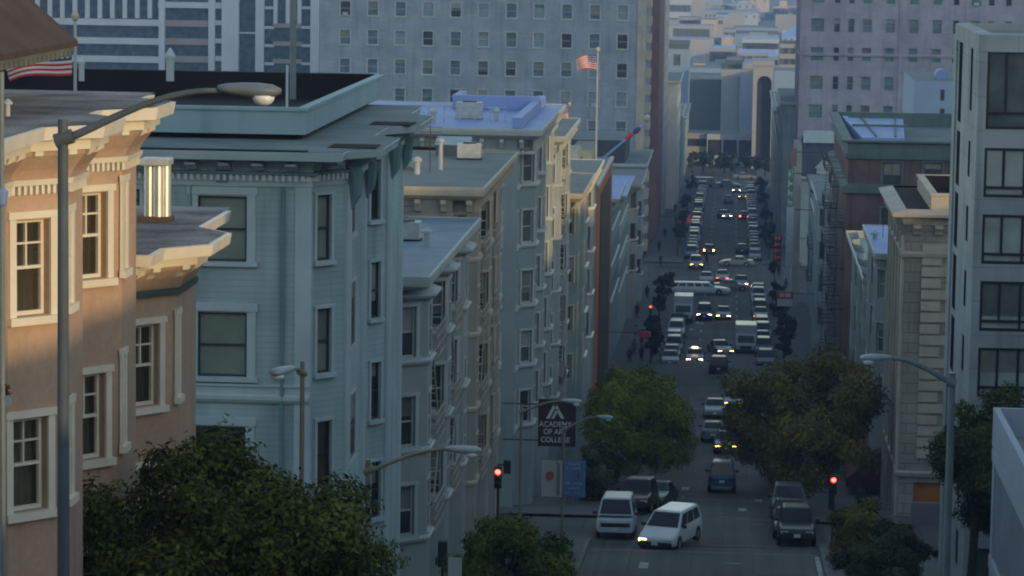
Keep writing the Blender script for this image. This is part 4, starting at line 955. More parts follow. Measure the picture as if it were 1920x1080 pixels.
for (lab, d0, d1, zt_, w, t_, fe_) in (('grey house with a blue awning roof beyond the slate mansard', 340.4, 366, -31.5, SLATE, BEIGET, ((344,349),)), ('dark-trimmed grey house before the third cross street on the right', 366.4, 388, -30.5, SLATE, DKBROWN, ())):
    rowhouse(lab, 1, d0, d1, zt_, w, t_, 3.5, bays=(), cor=0.4, style='plain', cas=0, sills=False, fe=fe_, depth=12, corbels=False)
sl_ = House('slab_building', 'narrow tan slab-ended building before the third cross street on the right', 'building', [(onY(1488,400,392).x,392),(onY(1501,400,392).x,392),(onY(1501,400,392).x,402),(onY(1488,400,392).x,402)], -50, zY(272,1494,392), BEIGE); sl_.finish(GREYR)
XF = 7.6
for (lab, d0, d1, zt_, w, t_) in (('pale building, second beyond the third cross street on the right', 480.4, 520, -27, WHITEW, WHITET),
                                  ('grey building, third beyond the third cross street on the right', 520.4, 560, -30, SLATE, BLUET), ('tan building at the far end of the right-hand row', 560.4, 626, -33, BEIGE, BEIGET)):
    rowhouse(lab, 1, d0, d1, zt_, w, t_, 3.6, bays=(), cor=0.5, style='plain', cas=0, sills=False, depth=8, corbels=False, wmax=1.2, X=XF)
for (lab, d0, d1, zt_, w, t_) in (('cream house beyond the lilac-grey building on the left', 557, 590, -28, CREAM, CREAM), ('grey building at the far end of the left-hand row', 590.4, 626, -36, SLATE, BLUET), ('blue-grey corner building past the fourth cross street', 652.5, 700, -40, SLATE, BLUET)):
    rowhouse(lab, -1, d0, d1, zt_, w, t_, 3.6, bays=(), cor=0.5, style='plain', cas=0, sills=False, depth=10, corbels=False, wmax=1.2, X=-9.6)
# rose-buff hotel, right
DR = 470.0
rx0 = onY(1499,100,DR).x; rx1 = onY(1925,100,DR).x
h_r = House('hotel', 'rose-buff brick hotel with paired narrow windows, behind the red brick building on the right', 'hotel', [(rx0,DR),(rx1,DR),(rx1,DR+30),(rx0,DR+30)], -55, zY(-60,1700,DR), HOTELC); h_r.dep = 0.25
zr = zY(60,1533,DR); zp = zr-zY(114,1533,DR)
cols = [(1533,24,P_HOTG),(1569,11,P_DARK),(1596,11,P_MID),(1626,17,P_HOTG),(1669,17,P_HOTG),(1713,17,P_HOTG),(1757,17,P_HOTG),(1792,11,P_DARK),(1829,17,P_HOTG),(1858,11,P_DARK),(1890,11,P_DARK)]
for (px_, w, pn) in cols:
    xc = onY(px_,60,DR).x-rx0; ww = w*DR/FPX
    for r_ in range(-2,7): h_r.window(0, (xc-ww/2,xc+ww/2,zr-r_*zp,zr-r_*zp+2.0), 'sash', 0.10, 0.06, HOTELC, WHITEW, pn, sill=False)
h_r.finish(GREYR)
for z in (zY(103,1600,DR),): m = MB(); m.sweep([(rx0,DR+30),(rx0,DR),(rx1,DR)], [(0,z-0.3),(0.2,z-0.2),(0.25,z+0.1),(0,z+0.25)]); m.build('belt_course', HOTELC, h_r.root)
for px_ in (1503,1688,1812): x = onY(px_,100,DR).x; m = MB(); m.box(x-0.25,x+0.25,DR-0.2,DR-0.003,-55,h_r.z1); m.build('pier', HOTELC, h_r.root)

# ------------------------------------------------------------------ small things on the roofs
def roof_thing(kind, label, px, py, z, s=1.0):
    p = onZ(px,py,z); o = thing({'vent':'roof_vent','ac':'air_conditioner','hatch':'roof_hatch','aerial':'roof_aerial'}[kind], label, {'vent':'vent','ac':'air conditioner','hatch':'roof hatch','aerial':'aerial'}[kind], p); m = MB()
    if kind == 'vent':
        m.lathe(p, [(0.13*s,0),(0.13*s,0.55*s)], 12); m.build('pipe', STEEL, o); m = MB(); m.lathe((p.x,p.y,p.z+0.552*s), [(0.24*s,0),(0.24*s,0.1*s),(0.05*s,0.25*s)], 12); m.build('cap', STEEL, o)
    elif kind == 'ac':
        m.box(p.x-0.6*s,p.x+0.6*s,p.y-0.45*s,p.y+0.45*s,p.z+0.1,p.z+0.85*s); m.build('casing', STEEL, o, bevel=0.03); m = MB(); m.lathe((p.x,p.y,p.z+0.852*s), [(0.35*s,0),(0.35*s,0.06),(0.05,0.06)], 16); m.build('fan_guard', IRON, o); m = MB(); m.box(p.x-0.65*s,p.x+0.65*s,p.y-0.3*s,p.y-0.2*s,p.z,p.z+0.098); m.box(p.x-0.65*s,p.x+0.65*s,p.y+0.2*s,p.y+0.3*s,p.z,p.z+0.098); m.build('skid', IRON, o)
    elif kind == 'hatch':
        m.box(p.x-0.7*s,p.x+0.7*s,p.y-0.6*s,p.y+0.6*s,p.z,p.z+0.5*s); m.build('curb', FASC, o); m = MB(); m.add([(p.x-0.75*s,p.y-0.65*s,p.z+0.5*s+0.003),(p.x+0.75*s,p.y-0.65*s,p.z+0.5*s+0.003),(p.x+0.75*s,p.y+0.65*s,p.z+0.78*s),(p.x-0.75*s,p.y+0.65*s,p.z+0.78*s)],[(0,1,2,3)]); m.build('glazing', P_BLUE, o)
    else:
        m.tube([p, p+Vector((0,0,1.6*s))], 0.022, 6); m.build('mast', IRON, o); m = MB()
        for q in range(5): m.tube([p+Vector((-0.4*s+0.05*q,0.0,1.55*s-q*0.17*s)), p+Vector((0.4*s-0.05*q,0.0,1.55*s-q*0.17*s))], 0.012, 5)
        m.build('element', IRON, o)
    return o
for args in (('vent','small vent pipe at the left of the upper pink roof',14,218,-3.3,0.35),
             ('ac','boxy air conditioner on the grey-blue roof of the white house',762,452,-12.35,0.9),('vent','capped vent on the grey-blue roof of the white house',800,462,-12.35,0.9),('aerial','thin aerial on the grey-blue roof of the white house',750,470,-12.35,1.2),
             ('hatch','glazed hatch at the back of the grey felt roof',850,292,-11.15,1.1),('aerial','thin aerial in the middle of the grey felt roof',806,325,-11.15,1.3),('ac','air conditioner on the grey felt roof near its street edge',880,300,-11.15,0.9),
             ('vent','capped vent on the pale blue coated roof, left',812,232,-11.4,1.1),('ac','air conditioner on the pale blue coated roof, middle',880,225,-11.4,1.2),('vent','slim vent on the pale blue coated roof, right',930,228,-11.4,1.0),
             ('aerial','aerial on the light blue roof beside the sandstone building',1655,455,-19.7,1.5),('vent','capped vent on the light blue roof beside the sandstone building',1640,458,-19.7,1.1)):
    roof_thing(*args)
# ------------------------------------------------------------------ far end of the street and the city beyond
def block(label, pxl, pxr, yt, Y, wall, dep=30, rows=0, cols=0, wz=2.0, ww=1.6, pane=P_MID, roof=GREYR, cat='building', name='far_building', yfirst=8, pitch=None, zb=None, group=None):
    a, b = onY(pxl,yt,Y), onY(pxr,yt,Y); zt = zY(yt,(pxl+pxr)/2,Y)
    if zb is None: zb = gz(min(Y,3200))-1
    h = House(name, label, cat, [(a.x,Y),(b.x,Y),(b.x,Y+dep),(a.x,Y+dep)], zb, zt, wall, group); h.dep = 0.3
    W = b.x-a.x; pt = pitch or wz*1.9
    for r_ in range(rows):
        z = zt-1.2-wz-r_*pt
        for c in range(cols):
            xc = W*(c+0.5)/cols; h.window(0, (xc-ww/2,xc+ww/2,z,z+wz), 'plain', 0, pane=pane)
    h.finish(roof); return h
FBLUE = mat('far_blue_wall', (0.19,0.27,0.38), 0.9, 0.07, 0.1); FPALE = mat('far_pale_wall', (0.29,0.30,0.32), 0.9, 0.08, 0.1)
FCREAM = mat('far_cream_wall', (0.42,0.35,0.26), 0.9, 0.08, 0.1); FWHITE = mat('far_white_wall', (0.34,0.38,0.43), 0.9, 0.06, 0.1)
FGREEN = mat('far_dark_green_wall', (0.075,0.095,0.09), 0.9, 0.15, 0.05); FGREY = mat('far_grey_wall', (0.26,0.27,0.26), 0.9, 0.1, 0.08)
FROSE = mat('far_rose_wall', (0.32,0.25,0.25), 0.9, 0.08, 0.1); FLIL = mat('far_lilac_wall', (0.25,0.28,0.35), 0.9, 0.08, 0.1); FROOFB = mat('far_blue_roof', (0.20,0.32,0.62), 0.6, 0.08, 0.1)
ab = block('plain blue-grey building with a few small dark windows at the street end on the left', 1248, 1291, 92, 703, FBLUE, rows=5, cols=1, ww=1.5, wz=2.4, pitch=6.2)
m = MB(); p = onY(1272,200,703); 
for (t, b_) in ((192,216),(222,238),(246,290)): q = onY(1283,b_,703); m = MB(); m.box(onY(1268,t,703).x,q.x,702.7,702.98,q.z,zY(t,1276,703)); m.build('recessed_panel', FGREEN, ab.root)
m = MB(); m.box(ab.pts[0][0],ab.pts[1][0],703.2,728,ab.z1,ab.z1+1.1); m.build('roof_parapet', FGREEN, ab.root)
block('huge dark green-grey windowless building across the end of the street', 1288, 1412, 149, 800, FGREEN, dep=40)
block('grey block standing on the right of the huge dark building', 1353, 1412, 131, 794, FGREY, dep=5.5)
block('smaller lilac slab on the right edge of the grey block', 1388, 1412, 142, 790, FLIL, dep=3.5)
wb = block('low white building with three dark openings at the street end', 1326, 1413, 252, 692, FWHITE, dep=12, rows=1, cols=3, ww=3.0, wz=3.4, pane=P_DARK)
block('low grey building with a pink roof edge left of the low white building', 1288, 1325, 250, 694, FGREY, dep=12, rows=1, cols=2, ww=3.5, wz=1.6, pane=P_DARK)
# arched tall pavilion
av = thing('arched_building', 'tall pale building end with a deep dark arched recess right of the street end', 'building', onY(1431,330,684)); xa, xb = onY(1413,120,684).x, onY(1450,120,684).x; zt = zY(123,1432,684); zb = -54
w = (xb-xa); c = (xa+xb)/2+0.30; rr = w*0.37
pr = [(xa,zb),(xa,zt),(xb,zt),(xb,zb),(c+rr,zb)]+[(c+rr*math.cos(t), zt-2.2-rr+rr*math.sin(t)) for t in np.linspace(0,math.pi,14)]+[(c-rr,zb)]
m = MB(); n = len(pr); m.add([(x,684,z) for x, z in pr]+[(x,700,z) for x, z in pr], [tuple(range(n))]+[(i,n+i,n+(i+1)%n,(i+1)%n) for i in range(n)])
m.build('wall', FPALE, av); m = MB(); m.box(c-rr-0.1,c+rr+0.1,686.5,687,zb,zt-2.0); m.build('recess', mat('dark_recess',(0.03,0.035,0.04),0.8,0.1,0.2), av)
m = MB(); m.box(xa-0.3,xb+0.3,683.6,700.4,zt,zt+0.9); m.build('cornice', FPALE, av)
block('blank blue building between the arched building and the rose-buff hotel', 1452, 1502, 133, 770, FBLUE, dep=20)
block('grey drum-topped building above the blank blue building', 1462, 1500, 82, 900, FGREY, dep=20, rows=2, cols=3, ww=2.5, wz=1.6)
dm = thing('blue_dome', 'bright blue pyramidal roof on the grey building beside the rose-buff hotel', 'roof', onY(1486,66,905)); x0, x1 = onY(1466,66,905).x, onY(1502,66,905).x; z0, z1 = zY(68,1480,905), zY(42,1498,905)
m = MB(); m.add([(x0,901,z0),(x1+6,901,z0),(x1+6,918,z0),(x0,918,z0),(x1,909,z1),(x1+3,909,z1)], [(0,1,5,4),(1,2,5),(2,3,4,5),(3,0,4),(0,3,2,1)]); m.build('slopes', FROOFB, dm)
blocks = [
 ('white gridded office block on the skyline at the top of the gap', 1252,1296,-20,1500,FWHITE,5,4,3.4,3.2), ('tall plain pale slab beside the gridded office block', 1299,1322,-20,1520,FPALE,0,0,2,2),
 ('small orange-roofed building below the gridded office block', 1253,1272,38,1350,FROSE,0,0,2,2), ('long grey building with dark strip windows below the gridded block', 1272,1314,33,1400,FGREY,1,3,6,1.6),
 ('cream building at the middle of the far rooftops', 1314,1344,37,1380,FCREAM,0,0,2,2), ('small pale green building beside the cream far building', 1344,1358,33,1385,FPALE,1,1,2,1.6),
 ('wide pale warehouse with a dark side opening', 1255,1338,48,1230,FPALE,1,1,14,3.2), ('lilac-topped long low warehouse', 1252,1338,73,1150,FPALE,0,0,2,2),
 ('small sunlit tan block among blue roofs', 1353,1374,70,1180,FCREAM,0,0,2,2), ('olive and tan low building beyond the small tan block', 1356,1380,55,1290,FGREY,1,2,2,1.6),
 ('long pale building with a row of square windows left of the blue roofs', 1330,1380,90,1040,FLIL,1,4,4.2,3.2), ('blue-roofed white building with dark strip windows', 1392,1462,74,1060,FWHITE,1,6,3.6,2.0),
 ('white terrace building under the blue-roofed one', 1385,1455,98,1000,FLIL,1,5,2.0,2.0), ('low blue-grey roof building at centre of the far rooftops', 1376,1460,52,1320,FBLUE,1,6,3,1.4),
 ('dim blue warehouse under the hill trees', 1322,1420,20,1800,FBLUE,1,7,5,2.4), ('pale long building high on the far slope', 1345,1386,8,2050,FLIL,1,6,4,2.0),
 ('cream stepped house on the wooded hill', 1450,1478,12,1900,FCREAM,1,3,4,3), ('cream tower part above the stepped house', 1462,1476,2,1905,FCREAM,0,0,2,2), ('lilac house right of the stepped house on the wooded hill', 1478,1503,11,1910,FROSE,1,3,4,3),
 ('white house with bright gable over the dark green building', 1340,1361,118,860,FWHITE,0,0,2,2), ('pale roof hut at the left over the dark building', 1300,1322,119,850,FCREAM,0,0,2,2),
 ('blue-white sheds over the left of the dark building', 1292,1352,128,830,FBLUE,1,6,1.2,1.0), ('dark block over the middle of the dark building', 1362,1392,113,850,FGREEN,0,0,2,2),
 ('lilac cabin right of the dark roof block', 1395,1412,118,845,FLIL,0,0,2,2), ('blue corner building at the right under the blue roofs', 1440,1464,105,960,FBLUE,1,3,1.6,1.6),
 ('small blue-grey block above the lilac cabin', 1400,1430,92,1120,FLIL,1,3,2,1.4), ('pale block right of the far middle', 1405,1440,64,1240,FPALE,1,4,2,1.4), ('grey low block on the far slope left', 1325,1352,12,1950,FGREY,1,4,3,2),
 ('faint blue block at the very top of the gap', 1390,1440,2,2300,FBLUE,1,5,4,2)]
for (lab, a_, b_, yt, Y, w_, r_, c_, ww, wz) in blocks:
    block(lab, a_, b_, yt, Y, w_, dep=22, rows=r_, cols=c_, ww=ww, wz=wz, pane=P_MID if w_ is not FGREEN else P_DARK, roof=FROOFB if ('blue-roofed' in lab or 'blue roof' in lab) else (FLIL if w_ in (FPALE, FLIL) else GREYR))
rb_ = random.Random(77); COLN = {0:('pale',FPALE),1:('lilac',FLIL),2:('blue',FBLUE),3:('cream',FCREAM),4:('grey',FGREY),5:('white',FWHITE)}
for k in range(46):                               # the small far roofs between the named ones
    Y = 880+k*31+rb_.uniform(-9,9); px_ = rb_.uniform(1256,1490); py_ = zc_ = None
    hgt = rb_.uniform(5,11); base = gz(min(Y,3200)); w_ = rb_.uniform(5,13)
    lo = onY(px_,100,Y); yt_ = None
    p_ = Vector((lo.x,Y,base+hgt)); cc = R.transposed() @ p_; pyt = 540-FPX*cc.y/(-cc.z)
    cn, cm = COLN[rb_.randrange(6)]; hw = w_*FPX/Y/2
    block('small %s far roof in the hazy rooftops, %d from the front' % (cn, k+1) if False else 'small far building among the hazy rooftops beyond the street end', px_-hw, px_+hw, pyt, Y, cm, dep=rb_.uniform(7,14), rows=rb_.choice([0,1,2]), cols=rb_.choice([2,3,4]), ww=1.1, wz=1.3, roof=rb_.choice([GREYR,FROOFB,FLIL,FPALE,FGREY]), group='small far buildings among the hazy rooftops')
# ------------------------------------------------------------------ trees
LEAF_A = leafmat('dark_green_leaf', (0.032,0.046,0.011), (0.150,0.170,0.038)); LEAF_B = leafmat('fig_green_leaf', (0.10,0.13,0.012), (0.40,0.44,0.05))
LEAF_C = leafmat('brown_olive_leaf', (0.10,0.09,0.02), (0.31,0.25,0.06)); LEAF_F = leafmat('mid_green_leaf', (0.055,0.075,0.013), (0.22,0.255,0.042)); LEAF_D = leafmat('grey_green_leaf', (0.045,0.055,0.026), (0.15,0.165,0.08)); LEAF_E = leafmat('far_leaf', (0.025,0.035,0.02), (0.06,0.075,0.04))
BARK = mat('bark', (0.085,0.07,0.055), 0.95, 0.3, 3.0, 0.1, 0, 0, 0.6)
def tree(label, base, crown, n, leaf, m, seed, cat='tree', name='tree', lobes=26, trunk_r=0.16, sparse=0.0, kind=None, squash=0.8, group=None, even=0.16):
    """crown: (cx,cy,cz,rx,ry,rz); leaves gather in many small clumps spread through the crown"""
    rg = np.random.default_rng(seed); o = thing(name, label, cat, base, group); bx = Vector(base)
    cx, cy, cz, rx, ry, rz = crown
    L_ = []
    while len(L_) < lobes:
        d = rg.normal(size=3); d /= np.linalg.norm(d); rr = rg.uniform(0.30, 1.0)**0.6*0.90
        k = 1+even*math.sin(3*math.atan2(d[1],d[0])+seed)+rg.uniform(-0.75,0.75)*even
        p = np.array([cx+d[0]*rx*rr*k, cy+d[1]*ry*rr*k, cz+d[2]*rz*rr*k])
        L_.append((p, rg.uniform(0.20,0.36)*min(rx,rz)))
    tb = MB(); fork = Vector((base[0]+(cx-base[0])*0.4, base[1]+(cy-base[1])*0.4, cz-rz*0.75))
    tb.tube([base, bx.lerp(fork,0.5)+Vector((0.06,0.03,0)), fork], [trunk_r*1.25, trunk_r, trunk_r*0.8], 9)
    o_trunk = tb
    lb = MB()
    for (p, r_) in L_[:14]:
        p = Vector(p); mid = fork.lerp(p,0.5)+Vector((0,0,0.12*rz)); lb.tube([fork, mid, fork.lerp(p,0.95)], [trunk_r*0.55, trunk_r*0.30, 0.02], 6)
    tb.build('trunk', BARK, o, smooth=True); lb.build('limb', BARK, o, smooth=True)
    per = rg.multinomial(n, np.array([l[1]**2 for l in L_])/sum(l[1]**2 for l in L_))
    P = []; T = []
    for (p, r_), k in zip(L_, per):
        d = rg.normal(size=(k,3)); d /= np.linalg.norm(d,axis=1)[:,None]
        # sprays: leaves sit along short twigs pointing outward
        rad_ = r_*(rg.uniform(0.25,1.0,k)**0.45)*(1+0.35*np.sin(d[:,0]*9+p[0])*np.sin(d[:,2]*8+p[2]))
        P.append(p+d*rad_[:,None]*np.array([1,1,squash])); T.append(np.clip(0.25+rg.normal(0,0.16)+rg.normal(0,0.22,k),0,1))
    P = np.concatenate(P); T = np.concatenate(T)
    if sparse > 0:
        cell = np.sin(P[:,0]*2.1+seed)*np.sin(P[:,1]*1.9)*np.sin(P[:,2]*2.6+1.3); keep = (cell > -0.45+0.0)|(rg.uniform(size=len(P)) > sparse); P = P[keep]; T = T[keep]
    k = len(P); out = P-np.array([cx,cy,cz]); out /= np.linalg.norm(out,axis=1)[:,None]+1e-6
    C_ = np.concatenate([np.repeat(l[0][None,:],q,0) for l, q in zip(L_,per)])
    if len(C_) != k: C_ = C_[keep]
    lo_ = P-C_; lo_ /= np.linalg.norm(lo_,axis=1)[:,None]+1e-6
    nr = lo_*0.7+out*0.35+np.array([0,0,0.45])+rg.normal(0,0.42,(k,3)); nr /= np.linalg.norm(nr,axis=1)[:,None]
    ax = np.cross(nr, rg.normal(size=(k,3))); ax /= np.linalg.norm(ax,axis=1)[:,None]+1e-9; ax = ax+np.array([0,0,-0.25]); ax /= np.linalg.norm(ax,axis=1)[:,None]
    sd = np.cross(nr, ax); sd /= np.linalg.norm(sd,axis=1)[:,None]+1e-9
    ln = leaf*rg.uniform(0.6,1.35,k)[:,None]; wd = ln*0.24
    nn = np.cross(ax,sd); mid = P+ax*ln*0.5+nn*ln*0.08
    V = np.stack([P, mid-sd*wd, P+ax*ln, mid+sd*wd],1).reshape(-1,3)-np.array(bx)
    me = bpy.data.meshes.new('crown'); me.vertices.add(4*k); me.loops.add(4*k); me.polygons.add(k)
    me.vertices.foreach_set('co', V.ravel()); me.loops.foreach_set('vertex_index', np.arange(4*k)); me.polygons.foreach_set('loop_start', np.arange(k)*4); me.polygons.foreach_set('loop_total', np.full(k,4))
    me.update(calc_edges=True); at = me.attributes.new('tone','FLOAT','POINT'); at.data.foreach_set('value', np.repeat(T,4)); me.materials.append(m)
    child('crown', me, o)
    return o
def tr(label, px, py, Y, rx, rz, X=None, zc=None, **k):
    c = onY(px,py,Y); bxx = X if X is not None else c.x
    return tree(label, (bxx,Y,gz(Y)-0.2), (c.x,Y,c.z,rx,min(rx,2.6),rz), **k)
tr('large dark green street tree at the lower left below the pink houses', 425, 1035, 54, 2.80, 2.1, X=-7.6, n=64000, leaf=0.12, m=LEAF_A, seed=3, lobes=64, trunk_r=0.17, sparse=0.45, even=0.2)
tr('small dense dark green street tree at the bottom centre-left beside the signal', 965, 1062, 100, 2.6, 1.85, X=-7.2, n=40000, leaf=0.13, m=LEAF_F, seed=5, lobes=42)
tr('bright green round fig tree, biggest of the trees left of the roadway', 1200, 798, 192, 3.75, 3.0, X=-7.0, n=60000, leaf=0.17, m=LEAF_B, seed=8, lobes=110, trunk_r=0.2, even=0.06)
tr('darker fig tree just behind the bright green round fig tree', 1190, 745, 203, 3.5, 1.9, X=-7.4, n=32000, leaf=0.19, m=LEAF_B, seed=9, lobes=70, trunk_r=0.2, even=0.07)
tr('grey-green small tree in front of the bright green fig tree, beside the banners', 1122, 880, 178, 1.75, 1.9, X=-7.3, n=16000, leaf=0.16, m=LEAF_D, seed=10, lobes=26, trunk_r=0.12)
tr('tall sparse brown-olive street tree on the right behind the red signal', 1548, 785, 176, 3.4, 4.2, X=6.0, n=36000, leaf=0.21, m=LEAF_C, seed=12, lobes=60, sparse=0.75)
tr('sparse brown-olive street tree overhanging the roadway behind the blue van', 1446, 790, 196, 3.5, 4.2, X=5.6, n=30000, leaf=0.22, m=LEAF_C, seed=13, lobes=52, sparse=0.8)
tr('green fig tree over the low terrace building in front of the modern apartment block', 1862, 850, 118, 2.3, 2.7, X=9.0, n=40000, leaf=0.15, m=LEAF_A, seed=15, lobes=48, trunk_r=0.18)
tr('dark round bushy street tree at the bottom right below the sandstone building', 1662, 1045, 117, 1.9, 1.55, X=6.0, n=26000, leaf=0.14, m=LEAF_D, seed=17, lobes=40)
tr('olive bushy street tree between the dark round tree and the parked pickup', 1612, 985, 140, 1.55, 1.4, X=6.2, n=16000, leaf=0.16, m=LEAF_C, seed=18, lobes=26)
tr('small green tree beside the low terrace building under the fig', 1845, 965, 119, 0.9, 0.8, X=9.0, n=6000, leaf=0.13, m=LEAF_A, seed=21, lobes=14, trunk_r=0.07)
for i, (px_, Y) in enumerate(((1298,664),(1318,666),(1338,663),(1358,666),(1378,664),(1398,666),(1416,662),(1434,660))):
    c = onY(px_,314,Y); tree('dark street-end tree, %s from the left in its row before the low white building' % ORD[i], (c.x,Y,gz(Y)), (c.x,Y,gz(Y)+2.9,1.5,1.6,2.0), 1800, 0.45, LEAF_E, 30+i, lobes=12, trunk_r=0.15)
SIDES = [(-1,310),(-1,316),(-1,322),(-1,345),(-1,372),(-1,392),(-1,458),(-1,478),(-1,500),(-1,524),(-1,556),(-1,590),(1,318),(1,312),(1,330),(1,352),(1,378),(1,396),(1,456),(1,476),(1,498),(1,520),(1,548),(1,580),(1,612)]
for i, (s_, Y) in enumerate(SIDES):
    x = -7.5 if s_ < 0 else 5.6; hh = 2.9+0.9*math.sin(i*2.3); r_ = 1.0+0.35*math.sin(i*1.7+1)
    n_ = i if s_ < 0 else i-12
    tree('small dark kerbside tree, %s of its row on the %s pavement beyond the fig trees' % (ORD[n_], 'left' if s_ < 0 else 'right'), (x,Y,gz(Y)+0.1), (x,Y,gz(Y)+hh,r_,r_,r_*1.15), 1500, 0.3, LEAF_E, 80+i, lobes=12, trunk_r=0.08, group='small kerbside trees far down the street')
for i, (px_, py_, Y, r_, lab) in enumerate(((1445,36,1880,9,'largest dark tree clump on the far wooded hill'),(1470,40,1875,8,'tree clump below the cream stepped house on the hill'),(1492,38,1870,8,'tree clump at the right of the far hill'),(1410,42,1850,6,'small tree clump left on the far hill'),(1365,25,1950,6,'lone tree on the far slope above the pale warehouse'))):
    c = onY(px_,py_,Y); tree(lab, (c.x,Y,gz(Y)), (c.x,Y,c.z,r_,6,r_*0.75), 2500, 1.9, LEAF_E, 50+i, lobes=16, trunk_r=0.5)
# ------------------------------------------------------------------ street lamps
def lamp(label, px, py_arm, Y, arm, rise, m, side=1, head_m=STEEL, twist=0.0, r_=0.075, htop=0.0):
    p = onY(px,py_arm,Y); o = thing('street_lamp', label, 'street lamp', (p.x,Y,gz(Y)+0.14)); dx, dy = side*math.cos(twist), math.sin(twist)
    mb = MB(); mb.tube([(p.x,Y,gz(Y)+0.14),(p.x,Y,p.z+0.25+htop)], [r_*1.25,r_*0.9], 14); mb.build('pole', m, o, smooth=False)
    mb = MB(); pts = [(p.x+dx*arm*t, Y+dy*arm*t, p.z+rise*math.sin(t*math.pi/2*1.0)**1.15) for t in np.linspace(0,1,11)]; mb.tube(pts, [r_*(0.80-0.32*t) for t in np.linspace(0,1,11)], 10); mb.build('arm', m, o, smooth=True)
    mb = MB(); mb.tube([(p.x-dx*0.09,Y-dy*0.09,p.z-0.02),(p.x+dx*0.12,Y+dy*0.12,p.z+0.05)], r_*1.35, 10); mb.build('bracket', m, o)
    e = Vector(pts[-1]); hd = thing('tmp', None, None); bpy.data.objects.remove(hd)
    mb = MB(); prof = [(0.0,0.05,0.045,0.045),(0.12,0.075,0.07,0.05),(0.30,0.12,0.085,0.08),(0.50,0.15,0.09,0.10),(0.66,0.13,0.075,0.085),(0.76,0.06,0.03,0.03)]
    k = 12
    for (s, hw, up, dn) in prof:
        for j in range(k):
            a = 2*math.pi*j/k; yy = hw*math.cos(a); zz = (up if math.sin(a) > 0 else dn)*math.sin(a)
            mb.v.append((e.x+dx*s-dy*yy, e.y+dy*s+dx*yy, e.z+0.02+zz-0.02*s))
    for i in range(len(prof)-1):
        for j in range(k): mb.f.append([i*k+j,i*k+(j+1)%k,(i+1)*k+(j+1)%k,(i+1)*k+j]); mb.m.append(0)
    mb.f.append(list(range(k-1,-1,-1))); mb.m.append(0); mb.f.append([(len(prof)-1)*k+j for j in range(k)]); mb.m.append(0)
    h = mb.build('lamp_head', head_m, o, smooth=True)
    mb = MB(); mb.lathe((e.x+dx*0.55,e.y+dy*0.55,e.z-0.17), [(0.05,0.0),(0.10,0.025),(0.13,0.07),(0.135,0.12)], 14)
    b = o.location; mb.v = [(x-b.x,y-b.y,z-b.z) for x,y,z in mb.v]; l = bpy.data.objects.new('lens', mb.mesh('lens',True)); COL.objects.link(l); l.data.materials.append(LAMPG); l.parent = h
    return o
lamp('nearest street lamp, dark blue-grey pole before the pink house', 118, 262, 38.0, 1.88, 0.63, mat('shaded_blue_pole_paint',(0.075,0.10,0.125),0.6,0.15,2.0,0.3), head_m=mat('shaded_blue_lamp_head',(0.13,0.165,0.20),0.5,0.1,2.0,0.4), r_=0.068)  # the lamp's shade is put into these darker pole and head colours
lamp('street lamp with an olive arm crossing the fronts of the white house', 690, 884, 65.0, 1.60, 0.50, POLEG, r_=0.06)
lamp('pale street lamp standing above the black college sign', 978, 772, 113.0, 1.40, 0.42, POLEG, r_=0.06)
lamp('street lamp carrying the white and the blue banner', 1057, 806, 142.0, 1.45, 0.62, POLEG, r_=0.075)
lamp('street lamp on the right before the sandstone building, arm reaching left', 1785, 718, 75.5, 1.42, 0.55, POLEP, side=-1, r_=0.095)
lamp('street lamp seen end-on with a hooked top before the blue house', 567, 700, 63.0, 0.30, 0.12, POLEG, side=-1, twist=-1.1, r_=0.05)
sp = onY(4,480,31.0); o = thing('sign_post', 'thin blue-grey post with a collar at the extreme left edge', 'post', (sp.x,31,gz(31))); m = MB(); m.tube([(sp.x,31,gz(31)),(sp.x,31,zY(135,4,31))], 0.026, 10); m.build('shaft', POLEP, o); m = MB(); m.lathe((sp.x,31,zY(388,4,31)), [(0.03,0),(0.05,0.03),(0.065,0.15),(0.04,0.18)], 12); m.build('collar', COOLR, o)
fb = thing('flower_box', 'white window box with small red plants at the left edge', 'flower box', onY(6,750,47)); p = fb.location; m = MB(); m.box(p.x-0.4,p.x+0.10,46.9,47.1,p.z-0.08,p.z+0.08); m.build('box', WHITET, fb)
m = MB()
for q in range(160): a = p+Vector((random.uniform(-0.4,0.08),random.uniform(-0.1,0.1),random.uniform(0.05,0.22))); d = Vector((random.gauss(0,.03),random.gauss(0,.03),random.gauss(0,.03))); e = Vector((random.gauss(0,.03),random.gauss(0,.03),random.gauss(0,.03))); m.add([a-d,a+e,a+d,a-e],[(0,1,2,3)],random.choice([0,0,1]))
m.build('plant', [mat('red_leaf',(0.15,0.03,0.03)), mat('plain_leaf',(0.03,0.06,0.02))], fb)
